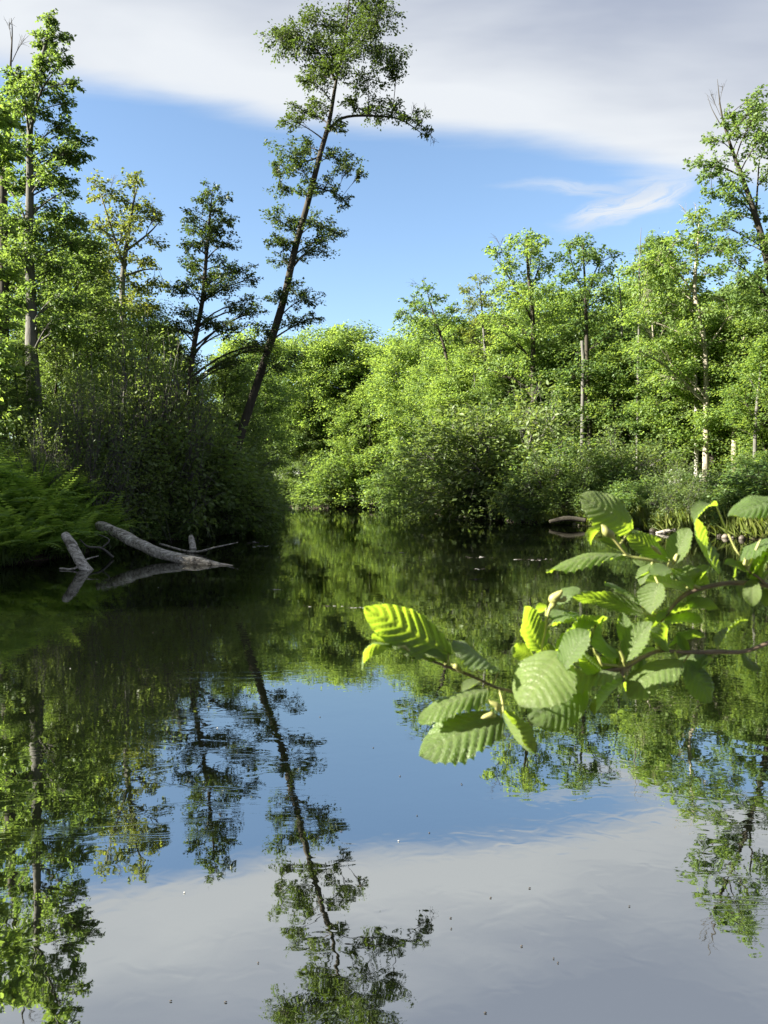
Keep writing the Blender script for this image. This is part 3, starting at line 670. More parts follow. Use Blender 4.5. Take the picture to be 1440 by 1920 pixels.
# deeper woods on that side
cnt = 0
for row, (y0, off) in enumerate(((92, 0), (104, 2), (118, 5))):
    for i in range(12):
        x = -42 + i * 9.5 + off + R_.uniform(-2, 2); y = y0 + R_.uniform(-3, 3)
        if x > .42 * y + 12 : continue
        plant(VAR, R_.choice(['maple_a', 'maple_b', 'maple_c']), x, y, R_.uniform(11, 13.5), 'distant tree in the depth of the woods behind the river', 'deep woods behind the river', R_.uniform(1.2, 1.5)); cnt += 1
for i in range(14):
    y = 34 + i * 3.6; x = .34 * y + 9 + R_.uniform(-1, 6)
    plant(VAR, R_.choice(['maple_a', 'maple_c', 'ash']), x, y, R_.uniform(9, 13), 'distant tree in the depth of the woods behind the right bank', 'deep woods behind the right bank', 1.2)

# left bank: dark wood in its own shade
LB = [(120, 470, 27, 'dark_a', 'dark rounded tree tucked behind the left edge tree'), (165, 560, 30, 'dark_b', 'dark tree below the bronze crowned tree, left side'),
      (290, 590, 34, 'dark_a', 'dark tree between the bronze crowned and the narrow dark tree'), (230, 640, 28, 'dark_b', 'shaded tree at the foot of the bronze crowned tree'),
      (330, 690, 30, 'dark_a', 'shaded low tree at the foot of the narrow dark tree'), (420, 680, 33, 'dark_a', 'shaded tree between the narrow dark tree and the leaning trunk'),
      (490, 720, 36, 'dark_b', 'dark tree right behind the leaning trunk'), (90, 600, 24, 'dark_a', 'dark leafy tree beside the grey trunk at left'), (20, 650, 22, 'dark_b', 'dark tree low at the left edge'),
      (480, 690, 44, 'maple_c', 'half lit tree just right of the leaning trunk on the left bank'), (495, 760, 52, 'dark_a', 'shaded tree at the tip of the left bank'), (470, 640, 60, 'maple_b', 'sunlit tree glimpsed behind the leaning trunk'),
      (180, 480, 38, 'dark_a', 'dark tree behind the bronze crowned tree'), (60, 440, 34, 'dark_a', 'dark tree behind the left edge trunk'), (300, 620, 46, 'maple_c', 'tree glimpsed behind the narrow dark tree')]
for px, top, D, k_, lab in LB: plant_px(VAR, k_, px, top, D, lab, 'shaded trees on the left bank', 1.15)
# the same wood going on out of frame to the left; it casts the shade
for i in range(10):
    x = -22 - (i % 5) * 9 + R_.uniform(-2, 2); y = 20 + (i // 5) * 8 + R_.uniform(-3, 3) + max(0, (-x - 17)) * .12
    
    plant(VAR, R_.choice(['dark_a', 'dark_b', 'maple_c']), x, y, R_.uniform(11, 14), 'unseen tree added beyond the left edge to shade the bank', 'left bank wood', 1.1)

for i, (x, y, H_) in enumerate([(-22, 9, 11), (-27, 7, 13), (-32, 12, 13), (-37, 6, 15), (-40, 13, 15)]):  # out-of-view trees added to shade the logs and ferns
    plant(VAR, ['dark_a', 'dark_b'][i % 2], x, y, H_, 'unseen tree added beyond the left edge to shade the bank', 'left bank wood', 1.1)

# shrubs
def shrub_px(key, px, top, D, lab, grp, wide=1.0): return plant_px(SH, key, px, top, D, lab, grp, wide)
rs = [('grey', 870, 800, 46, 'grey green willow shrub at the water below the umbrella shaped tree'), ('grey', 965, 745, 44, 'tallest grey green willow shrub on the right bank, rounded top'), ('grey', 915, 830, 43, 'low grey willow shrub leaning over the dark waterline'),
      ('green', 1035, 800, 41, 'grey green willow shrub right of the tallest one'), ('green', 1100, 830, 38, 'green alder shrub behind the topmost foreground leaf'), ('grey', 1160, 810, 38, 'grey green willow shrub below the short pale stub'),
      ('green', 1190, 880, 33, 'low green shrub above the driftwood on the right bank'), ('grey', 1260, 870, 34, 'grey green shrub below the white birch trunk'), ('green', 1330, 865, 32, 'green shrub below the broken snag'),
      ('grey', 1410, 860, 30, 'grey green shrub at the right edge of the bank'), ('green', 1460, 880, 27, 'low shrub cut off by the right edge'), ('dark', 830, 840, 52, 'dark shrub at the foot of the umbrella shaped tree'),
      ('green', 775, 850, 66, 'lit green shrub at the end of the river bend'), ('bright', 700, 870, 70, 'yellow lit shrub dipping into the water in the middle'), ('bright', 800, 880, 60, 'bright low shrub left of the grey willows'),
      ('dark', 600, 870, 74, 'dark shrub where the river turns out of sight'), ('bright', 645, 850, 75, 'bright shrub under the far middle maple'), ('dark', 500, 900, 60, 'dark shrub at the tip of the left bank'),
      ('grey', 1290, 900, 29, 'small grey shrub by the driftwood pile'), ('green', 1380, 900, 27, 'small green shrub right of the driftwood pile'), ('grey', 1000, 860, 38, 'low brownish willow shrub hanging over the water'),
      ('dark', 1080, 880, 36, 'dark low shrub behind the half sunk log'), ('green', 760, 900, 64, 'little green shrub at the far waterline'), ('dark', 870, 900, 49, 'dark little shrub at the waterline below the grey willows')]
for k_, px, top, D, lab in rs: shrub_px(k_, px, top, D, lab, 'shrubs along the right and far bank', 1.3)
for i in range(22):
    t = i / 21; y = 26 + t * 48; x0 = np.interp(y, [24, 28.5, 34, 42, 52, 66, 74], [12.3, 10.8, 9.6, 6.6, 4.4, 2.4, 0]); x = x0 + R_.uniform(1.2, 4.0)
    plant(SH, R_.choice(['grey', 'green', 'green', 'dark', 'bright']), x, y + R_.uniform(-.5, .5), R_.uniform(1.6, 2.8), 'bushy shrub in the thicket lining the right bank', 'thicket along the right bank', R_.uniform(1.2, 1.5))
for i in range(12):
    x = -16 + i * 1.9; y = 80.5 - .45 * max(0, x + 6) * .6 + R_.uniform(-.6, .8)
    plant(SH, R_.choice(['green', 'dark', 'bright']), x, y, R_.uniform(2.4, 4.2), 'bushy shrub in the thicket closing the river bend', 'thicket at the river bend', 1.3)
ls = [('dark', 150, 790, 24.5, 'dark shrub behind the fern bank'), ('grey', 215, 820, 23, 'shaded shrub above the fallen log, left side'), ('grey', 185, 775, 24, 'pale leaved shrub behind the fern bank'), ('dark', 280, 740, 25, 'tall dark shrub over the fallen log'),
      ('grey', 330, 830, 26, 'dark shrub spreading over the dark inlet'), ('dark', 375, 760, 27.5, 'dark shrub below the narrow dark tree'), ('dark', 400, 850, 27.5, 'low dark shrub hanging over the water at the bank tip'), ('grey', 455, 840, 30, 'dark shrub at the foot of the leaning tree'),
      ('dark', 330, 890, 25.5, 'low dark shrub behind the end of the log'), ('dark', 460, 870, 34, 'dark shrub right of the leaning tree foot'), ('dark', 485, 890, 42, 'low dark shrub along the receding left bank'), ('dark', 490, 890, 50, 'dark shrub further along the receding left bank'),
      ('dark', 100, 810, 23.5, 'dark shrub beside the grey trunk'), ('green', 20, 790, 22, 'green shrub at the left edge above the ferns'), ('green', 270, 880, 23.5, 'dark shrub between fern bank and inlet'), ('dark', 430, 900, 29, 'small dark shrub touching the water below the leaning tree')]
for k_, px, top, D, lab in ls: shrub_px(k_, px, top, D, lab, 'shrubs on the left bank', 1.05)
for px, top, D, lab in [(110, 770, 20, 'thin stemmed sapling clump beside the straight grey trunk'), (170, 745, 21, 'thin stemmed sapling clump behind the fern bank'), (205, 770, 20.5, 'sparse saplings with pale stems above the long log'),
                        (250, 700, 22.5, 'tall sparse saplings between grey trunk and narrow dark tree'), (295, 720, 23.5, 'thin saplings left of the narrow dark tree foot'), (335, 690, 24, 'thin saplings right in front of the narrow dark tree'),
                        (385, 735, 25, 'thin saplings between narrow dark tree and leaning trunk'), (430, 780, 26, 'sparse saplings at the foot of the leaning trunk'), (60, 800, 18.5, 'sparse saplings above the ferns at the left edge')]:
    shrub_px('sapling', px, top, D, lab, 'saplings on the left bank', .9)
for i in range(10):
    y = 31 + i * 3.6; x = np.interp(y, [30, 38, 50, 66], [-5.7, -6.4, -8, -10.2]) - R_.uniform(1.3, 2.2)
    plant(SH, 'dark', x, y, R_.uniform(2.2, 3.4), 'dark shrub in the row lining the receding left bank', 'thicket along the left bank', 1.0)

# ------------------------------------------------------------------ ferns and bank grasses
def frond_field(seed, pts, length, leafn, width, mat_, name, spread_up=1.2):
    """arching feathery fronds; pts (n,3), several fronds from each"""
    rng = np.random.default_rng(seed); Ps, Ds, Ns, Ss = [], [], [], []
    for p in pts:
        nf = rng.integers(5, 9); a0 = rng.uniform(0, 6.28); L0 = length * rng.uniform(.6, 1.2)
        for j in range(nf):
            a = a0 + j * 6.28 / nf + rng.normal(0, .25); L = L0 * rng.uniform(.7, 1.1); h = np.array([math.cos(a), math.sin(a), 0])
            s = np.linspace(.12, 1, leafn)[:, None]; el = spread_up * rng.uniform(.65, 1.2); drp = rng.uniform(.15, .6)
            C = p + h * L * (s * math.cos(el) + .25 * s ** 2) + np.array([0, 0, 1.]) * L * (s * math.sin(el) - drp * s ** 2.4)
            T = nrm(np.gradient(C, axis=0)); side = nrm(np.cross(T, [0, 0, 1.])); up = np.cross(side, T)
            ll = width * L * np.sin(np.pi * np.clip(s[:, 0] * .86 + .1, 0, 1)) ** .8
            for sg in (-1, 1):
                Ps.append(C); Ds.append(side * sg + T * .45 - up * .12); Ns.append(up + rng.normal(0, .45, C.shape)); Ss.append(np.maximum(ll, .02))
    P, D, N, Z = map(np.concatenate, (Ps, Ds, Ns, Ss)); V, F = leaves(P, D, N, Z, width=.30, fold=.04)
    return link(name, mesh_from(name, V, F), mat_)

rng = np.random.default_rng(44); pts = []
while len(pts) < 800:
    x, y = rng.uniform(-17, -6.6), rng.uniform(14.4, 25); d = float(river_dist(np.array([x]), np.array([y]))[0])
    if -.4 < d < 5 and rng.random() < math.exp(-max(d - 1.5, 0) * .5):
        if y > 20.5 and x > -8.8: continue
        pts.append((x, y, max(.05, gz(x, y))))
tag(frond_field(45, np.array(pts), 1.55, 17, .17, M['fern'], 'ferns'), 'dense feathery bright green ferns spilling over the left bank', 'ferns', None, 'stuff')

def blades(seed, pts, h, name, mat_, label, k=14):
    rng = np.random.default_rng(seed); P = np.repeat(np.asarray(pts), k, 0); m_ = len(P); P = P + rng.normal(0, .12, (m_, 3)) * [1, 1, 0]
    D = rng.normal(0, .35, (m_, 3)) + np.array([0, 0, 1.]); N = rng.normal(0, 1, (m_, 3)); N[:, 2] = .1
    V, F = leaves(P, D, N, h * rng.uniform(.5, 1.2, m_), width=.035, fold=.08); return tag(link(name, mesh_from(name, V, F), mat_), label, 'grass', None, 'stuff')
pts = []
while len(pts) < 900:
    y = rng.uniform(22, 40); x = np.interp(y, [17, 24, 28.5, 34, 42], [14.2, 12.3, 10.8, 9.6, 6.6]) + rng.uniform(-.2, 1.6)
    pts.append((x, y, max(0, gz(x, y))))
c_ = at(1020, 985, 36)
for i in range(26): pts.append((c_[0] + .6 + rng.normal(0, .35), 36 + rng.normal(0, .4), .02))
blades(46, pts, .75, 'bank_grass', M['grass'], 'tufts of yellow green grass along the right waterline')
pts = []
while len(pts) < 420:
    x, y = rng.uniform(-14, -5.2), rng.uniform(12, 31); d = float(river_dist(np.array([x]), np.array([y]))[0])
    if -.35 < d < .5: pts.append((x, y, max(0, gz(x, y)) + rng.uniform(-.05, .15)))
blades(48, pts, .55, 'sedge', M['leaf_mid'], 'sedge and drooping blades along the dark edge of the left bank', 16)
pts = [(x, y, gz(x, y)) for x, y in zip(rng.uniform(-20, 20, 500), rng.uniform(-5, .3, 500))]
blades(47, pts, .3, 'near_grass', M['grass'], 'short grass on the bank where the photographer stands')

# ------------------------------------------------------------------ fallen timber
def log(name, label, pts, radii, mat_, seed, cat='log', sides=18, rough=.10, branches=(), splinters=True):
    rng = np.random.default_rng(seed); P = np.array(pts, float); loc = P[0].copy(); root = empty(name, loc, label, cat)
    V, F, T = tube(P - loc, radii, sides, 9, rough, rng); a = Acc(); a.add(V, F, T); link('trunk', a.mesh('trunk'), mat_, root)
    if splinters:   # broken end
        b = Acc(); e_, d = P[-1] - loc, nrm(P[-1] - P[-2])
        for i in range(5):
            off = rng.normal(0, radii[-1] * .45, 3); v, f, t = tube(np.array([e_ - d * .15 + off, e_ + d * rng.uniform(.08, .28) + off * 1.1, e_ + d * rng.uniform(.3, .42) + off * .8]), [radii[-1] * .4, radii[-1] * .25, .006], 5, 3); b.add(v, f, t)
        link('splinter', b.mesh('splinter'), mat_, root)
    for bp_, br in branches:
        v, f, t = tube(np.array(bp_) - loc, br, 6, 4, .08, rng); c2 = Acc(); c2.add(v, f, t); link('branch', c2.mesh('branch'), mat_, root)
    return root
A_ = lambda x, y, D: at(x, y, D)
log('fallen_log', 'long bleached log sloping from the fern bank down into the water', [A_(185, 985, 18.4), A_(222, 1000, 18.0), A_(268, 1024, 17.4), A_(320, 1043, 16.7), A_(380, 1053, 16.2), A_(412, 1058, 16.0)],
    [.115, .13, .12, .105, .075, .03], M['drift'], 51)
log('stump_log', 'short bleached log standing on its end beside the long one', [A_(168, 1075, 14.9), A_(150, 1052, 15.0), A_(136, 1025, 15.25), A_(122, 1003, 15.5)], [.09, .105, .10, .085], M['drift'], 52, splinters=False)
log('dead_branch', 'thin curved dead branch reaching over the water past the log end', [A_(300, 1020, 20.5), A_(360, 1035, 19.2), A_(405, 1026, 18.6), A_(446, 1017, 18.3)], [.03, .03, .02, .008], M['drift'], 53, 'branch', 6, .05, splinters=False)
log('dead_stick', 'thin dead stick poking out of the dark water beside the stump', [A_(112, 1066, 15.0), A_(140, 1066, 14.9), A_(160, 1050, 15.1), A_(185, 1042, 15.4)], [.02, .022, .018, .008], M['drift'], 54, 'branch', 6, .05, splinters=False)
log('dead_bough', 'dark forked bough hanging between the stump and the long log', [A_(212, 1045, 17.5), A_(190, 1028, 17.3), A_(165, 1025, 16.9), A_(150, 1012, 16.6)], [.035, .03, .025, .01], M['bark_grey'], 55, 'branch', 6, .05, splinters=False,
    branches=[([A_(190, 1028, 17.3), A_(205, 1012, 17.4), A_(178, 1000, 17.4)], [.02, .015, .005])])
log('drowned_stump', 'small pale stump standing in the dark inlet', [A_(362, 1032, 20.6), A_(360, 1016, 20.8), A_(358, 1006, 21)], [.09, .085, .06], M['drift'], 56, 'stump', 10, splinters=False)
log('half_sunk_log', 'dark half sunk log on the right waterline', [A_(1030, 978, 34.5), A_(1065, 972, 34.2), A_(1100, 976, 34)], [.07, .11, .08], M['bark'], 57, splinters=False)
log('drift_branch', 'bleached branch lying on the right bank mud', [A_(1230, 1000, 28.3), A_(1262, 994, 28.2), A_(1290, 1001, 28)], [.05, .07, .03], M['drift'], 58)
log('drift_branch', 'pale thin branch lying along the far dark waterline', [A_(850, 968, 46), A_(890, 970, 45), A_(925, 975, 44)], [.04, .06, .03], M['drift'], 59, 'branch')
log('drift_branch', 'grey branch end resting on the water at the right edge', [A_(1345, 1018, 24.6), A_(1390, 1022, 24.2), A_(1450, 1030, 24)], [.05, .09, .07], M['bark_grey'], 60, 'branch')
log('low_bough', 'dark forked bough reaching over the water in the far middle', [A_(700, 950, 71), A_(688, 945, 70.5), A_(660, 930, 70)], [.16, .14, .05], M['bark'], 61, 'branch', 8, splinters=False,
    branches=[([A_(690, 946, 70.5), A_(725, 938, 70), A_(745, 920, 70)], [.1, .08, .03])])
# cobbles and clods on the right waterline
rng = np.random.default_rng(62); a = Acc()
for i in range(130):
    y = rng.uniform(22, 46); x = np.interp(y, [17, 24, 28.5, 34, 42, 52], [14.2, 12.3, 10.8, 9.6, 6.6, 4.4]) + rng.normal(0, .25); r = rng.uniform(.04, .16)
    v, f, t = tube(np.array([[x - r, y, .02], [x - r * .5, y, .03], [x + r * .4, y + rng.normal(0, r * .4), .03], [x + r, y, .02]]), [r * .3, r * .8, r * .75, r * .3], 6, 2, .2, rng); a.add(v, f, t)
m, n = mat('wet_stone'); g = n.new('ShaderNodeNewGeometry'); p = n.new('ShaderNodeBsdfPrincipled')
n.put(p.inputs['Base Color'], n.ramp(g.outputs['Random Per Island'], [(0, (.03, .026, .02)), (.7, (.10, .085, .065)), (1, (.16, .14, .11))])); p.inputs['Roughness'].default_value = .6; out(n, p.outputs[0])
tag(link('pebbles', a.mesh('pebbles'), m), 'dark stones and clods scattered along the right waterline', 'stones', None, 'stuff')

# ------------------------------------------------------------------ flecks floating on the water, and streaks imitating sky glints
m, n = mat('fluff_and_glints'); p = n.new('ShaderNodeBsdfPrincipled'); g = n.new('ShaderNodeNewGeometry')
n.put(p.inputs['Base Color'], n.ramp(g.outputs['Random Per Island'], [(0, (.03, .025, .02)), (.55, (.05, .04, .03)), (.75, (.5, .5, .46))], 'CONSTANT')); p.inputs['Roughness'].default_value = .8; out(n, p.outputs[0])
a = Acc(); rng = np.random.default_rng(70)
def fleck(x, y, rx, ry):
    v, f, t = tube(np.array([[x - rx, y, .002], [x - rx * .5, y, .003], [x + rx * .5, y, .003], [x + rx, y, .002]]), [ry * .4, ry, ry, ry * .4], 5, 1, .1, rng); a.add(v, f, t)
def onw(px, py):
    q = at(px, py, 10.); d = CAM_H / (CAM_H - q[2]) ; return q[0] * d, 10. * d
for px, py in [(805, 1562), (782, 1530), (866, 1222 + 250), (920, 1684), (993, 1666), (845, 1722), (846, 1742), (1038, 1798), (1046, 1806), (910, 1900), (423, 1880), (320, 1878), (484, 1806), (865, 1470), (978, 1775), (600, 1345), (640, 1560), (1180, 1700)]:
    x, y = onw(px, py); fleck(x, y, .004 * rng.uniform(.6, 1.3), .002)
for i in range(60):
    x, y = onw(rng.uniform(0, 1440), 975 + 700 * rng.random() ** 2.2); fleck(x, y, .003 + .0005 * y * rng.uniform(.3, 1), .0015 + .00015 * y)
for px, py, L in [(742, 1037, 22), (615, 1137, 34), (668, 1139, 16), (985, 1049, 26), (1020, 1049, 14), (900, 1045, 30), (900, 1067, 10), (893, 1086, 12), (490, 1024, 16), (475, 1018, 10), (520, 1105, 12)]:  # thin streaks standing in for ripples that reflect the sky
    for j in range(10):
        x, y = onw(px + rng.uniform(-L, L), py + rng.normal(0, .8)); fleck(x, y, .003 * y * rng.uniform(.3, 1), .0002 * y)
tag(link('specks_and_glints', a.mesh('specks_and_glints'), m), 'pale and dark specks of fluff on the river, with streaks imitating sky glints', 'floating specks', None, 'stuff')

# ------------------------------------------------------------------ foreground alder sprays
m, n = mat('alder_leaf'); tc = n.new('ShaderNodeUVMap'); su = n.new('ShaderNodeSeparateXYZ'); n.l.new(tc.outputs[0], su.inputs[0])
g = n.new('ShaderNodeNewGeometry'); oi = n.new('ShaderNodeObjectInfo')
tabs = n.math('ABSOLUTE', n.math('MULTIPLY_ADD', su.outputs[1], 2, -1))
ph = n.math('FRACT', n.math('MULTIPLY', n.math('SUBTRACT', su.outputs[0], n.math('MULTIPLY', tabs, .20)), 9.5))
vein = n.mapr(n.math('ABSOLUTE', n.math('SUBTRACT', ph, .5)), .10, .0); mid = n.mapr(tabs, .06, .015); vm = n.math('MAXIMUM', vein, mid)
mott = n.noise(tc.outputs[0], 9, 4, .6)
base = n.mix(mott, (.105, .18, .042, 1), (.15, .225, .06, 1)); base = n.mix(n.math('MULTIPLY', vm, .55), base, (.17, .23, .08, 1))
under = n.mix(mott, (.11, .17, .045, 1), (.15, .20, .06, 1)); under = n.mix(n.math('MULTIPLY', vm, .5), under, (.22, .26, .10, 1))
col = n.mix(g.outputs['Backfacing'], base, under)
spv = n.noise(g.outputs['Position'], 170, 3, .6); col = n.mix(n.mapr(spv, .76, .82), col, (.16, .09, .03, 1)); blo = n.noise(g.outputs['Position'], 45, 3); col = n.mix(n.mapr(blo, .4, .8, 0, .6), col, (.13, .20, .06, 1))
hs = n.new('ShaderNodeHueSaturation'); n.put(hs.inputs['Color'], col); n.put(hs.inputs['Hue'], n.math('MULTIPLY_ADD', oi.outputs['Random'], -.03, .51)); n.put(hs.inputs['Value'], n.math('MULTIPLY_ADD', oi.outputs['Random'], .35, .85))
p = n.new('ShaderNodeBsdfPrincipled'); n.put(p.inputs['Base Color'], hs.outputs[0]); p.inputs['Roughness'].default_value = .42; p.inputs['Specular IOR Level'].default_value = .55
p.inputs['Sheen Weight'].default_value = .15
t = n.new('ShaderNodeBsdfTranslucent'); n.put(t.inputs[0], n.mix(n.math('MULTIPLY', vm, .6), n.mix(mott, (.34, .54, .03, 1), (.44, .62, .04, 1)), (.30, .38, .02, 1)))
mx = n.new('ShaderNodeMixShader'); mx.inputs[0].default_value = .54; n.l.new(p.outputs[0], mx.inputs[1]); n.l.new(t.outputs[0], mx.inputs[2])
bp = n.new('ShaderNodeBump'); bp.inputs['Distance'].default_value = .0005; vo = n.new('ShaderNodeTexVoronoi', feature='DISTANCE_TO_EDGE'); n.l.new(tc.outputs[0], vo.inputs['Vector']); vo.inputs['Scale'].default_value = 34
n.put(bp.inputs['Height'], n.math('ADD', n.noise(tc.outputs[0], 30, 4), n.mapr(vo.outputs[0], 0, .12))); n.l.new(bp.outputs[0], p.inputs['Normal'])
out(n, mx.outputs[0]); LM = m
m, n = mat('young_twig'); tc = n.new('ShaderNodeTexCoord'); p = n.new('ShaderNodeBsdfPrincipled')
n.put(p.inputs['Base Color'], n.ramp(n.noise(tc.outputs['Object'], 90, 4, .7), [(.3, (.05, .035, .02)), (.7, (.15, .105, .07))])); p.inputs['Roughness'].default_value = .6; out(n, p.outputs[0]); TM = m
m, n = mat('green_twig'); tc = n.new('ShaderNodeTexCoord'); p = n.new('ShaderNodeBsdfPrincipled')
n.put(p.inputs['Base Color'], n.ramp(n.noise(tc.outputs['Object'], 60, 3), [(.3, (.17, .19, .05)), (.7, (.30, .29, .10))])); p.inputs['Roughness'].default_value = .55; out(n, p.outputs[0]); GM = m

def alder_leaf(seed, b, t, wvis, N, sag, cup, twist=0., ns=80, nt=7):
    """b, t base and tip in metres; N the upper side's normal; wvis the width the eye sees"""
    rng = np.random.default_rng(seed); sag = sag * rng.uniform(.7, 1.8); cup = cup * rng.uniform(.8, 2.0); X = t - b; L = np.linalg.norm(X); X = X / L; N = N - X * (N @ X); N = N / np.linalg.norm(N); Yv = np.cross(N, X)
    view = (b + t) / 2 - np.array([0, 0, CAM_H]); view /= np.linalg.norm(view)
    side_vis = np.linalg.norm(Yv - view * (Yv @ view)); W = min(wvis / max(side_vis, .25), L * 1.0)
    s = np.linspace(0, 1, ns + 1)[:, None]; tt = np.linspace(-1, 1, 2 * nt + 1)[None, :]
    prof = np.maximum(s, 0) ** .58 * np.maximum(1 - s, 0) ** .66; prof = prof / prof.max(); prof[-1] = .012; prof[0] = .02
    nv = 9.5; ph = (s - .20 * np.abs(tt)) * nv
    ser = 1 + (.09 * (np.abs((ph * 1 % 1) - .5) * -2 + .5) + .06 * (((ph * 3) % 1) - .5)) * np.abs(tt) ** 6 * np.clip(s * 6, 0, 1)
    y = tt * prof * W * .5 * ser
    x = s * L + .10 * L * np.abs(tt) ** 2 * prof * np.sin(np.pi * s) * .6 + 0 * tt
    pleat = .027 * L * (2 * np.abs(np.sin(np.pi * (ph + .5))) ** .7 - 1.2) * np.abs(tt) ** .5 * prof * rng.uniform(.7, 1.25)
    edge = rng.normal(0, 1, 4); wave = .028 * L * np.abs(tt) ** 2.5 * (np.sin(s * 9 + edge[0] * 3 + tt) + .6 * np.sin(s * 17 + edge[1] * 3 - 2 * tt))
    z = sag * L * 4 * s * (1 - s) + cup * W * (tt ** 2) * prof + pleat + wave - .02 * L * np.exp(-(tt / .12) ** 2) * (s < .97)
    tw = twist * (s - .5); y2 = y * np.cos(tw) - z * np.sin(tw) * .0; z = z + y * np.sin(tw)
    x, y2, z = np.broadcast_arrays(x, y2, z)
    V = b + x[..., None] * X + y2[..., None] * Yv + z[..., None] * N
    UV = np.stack(np.broadcast_arrays(s, tt * .5 + .5), -1)
    idx = np.arange(V.shape[0] * V.shape[1]).reshape(V.shape[:2]); F = np.stack([idx[:-1, :-1], idx[1:, :-1], idx[1:, 1:], idx[:-1, 1:]], -1).reshape(-1, 4)
    return V.reshape(-1, 3), F, UV.reshape(-1, 2)

NV = {'T': (-.48, -.50, .72), 'P': (-.62, -.65, .42), 'G': (-.80, .45, .38), 'H': (-.85, .22, .45), 'E': (-.2, -.25, .95), 'D': (.28, -.85, .3), 'U': (-.70, .60, .40)}
DF = .72
def spray(name, label, stems, leaf_list, buds, seed, extra):
    rng = np.random.default_rng(seed)
    root_p = at(stems[0][0][0][0], stems[0][0][0][1], DF * stems[0][0][0][3]); root = empty(name, root_p, label, 'branch', 'alder branches hanging in from the right')
    lines = []
    for path, mt in stems:
        P = np.array([at(x, y, DF * d) for x, y, r, d in path]); rr = [r * 1.0 / 1000 for x, y, r, d in path]
        V, F, T = tube(P - root_p, rr, 9, 6, .10, rng); a = Acc(); a.add(V, F, T); link('twig', a.mesh('twig'), mt, root); lines.append(spline(np.column_stack([P, rr]), 8)[:, :3])
    allp = np.vstack(lines)
    kinds = list('TGHPEUTG')
    for j in range(extra[0]):
        x0, x1 = extra[1], extra[2]
        for _ in range(200):
            st = stems[rng.integers(0, len(stems))][0]; a_ = rng.integers(0, len(st) - 1); u = rng.random()
            bx, by = st[a_][0] * (1 - u) + st[a_ + 1][0] * u, st[a_][1] * (1 - u) + st[a_ + 1][1] * u
            if x0 < bx < x1: break
        an = rng.uniform(0, 6.28); L_ = rng.uniform(42, 82); dz = rng.uniform(-1.5, 3)
        leaf_list = leaf_list + [(bx + 10 * math.cos(an), by + 10 * math.sin(an), bx + L_ * math.cos(an), by + L_ * .8 * math.sin(an), L_ * rng.uniform(.35, .6), kinds[rng.integers(0, 8)], dz, dz - .5, rng.uniform(.05, .15), rng.uniform(-.15, .2))]
    for i, (bx, by, tx, ty, wv, kind, db, dt, sag, cup) in enumerate(leaf_list):
        b = at(bx, by, DF + db / 100); t = at(tx, ty, DF + dt / 100); N = np.array(NV[kind]) + rng.normal(0, .10, 3)
        V, F, UV = alder_leaf(seed * 100 + i, b, t, wv * .88 * DF / FPX, N, sag, cup, rng.normal(0, .35))
        o = link('leaf', mesh_from('leaf', V - root_p, F, UV, True), LM, root)
        j = int(np.argmin(np.linalg.norm(allp - b, axis=1))); q = allp[j]; dq = np.linalg.norm(q - b)
        if dq > .003:
            mid = (q + b) / 2 + rng.normal(0, dq * .08, 3); v, f = tubes((q - root_p)[None], (mid - root_p)[None], (b + (t - b) * .03 - root_p)[None], np.array([.0011]), np.array([.0008]), 5, 6)
            link('leaf_stalk', mesh_from('leaf_stalk', v, f, smooth=True), GM, root)
    for (x0, y0, x1, y1, r, d) in buds:
        p, q = at(x0, y0, DF + d / 100), at(x1, y1, DF + d / 100 - .004); mid = (p * .5 + q * .5) + rng.normal(0, .0012, 3)
        V, F, T = tube(np.array([p, p * .75 + q * .25, mid, q * .8 + p * .2, q]) - root_p, [r * .35 / 1000, r * .8 / 1000, r / 1000, r * .7 / 1000, r * .12 / 1000], 9, 4, .12, rng); a = Acc(); a.add(V, F, T); link('bud', a.mesh('bud'), GM, root)
    return root

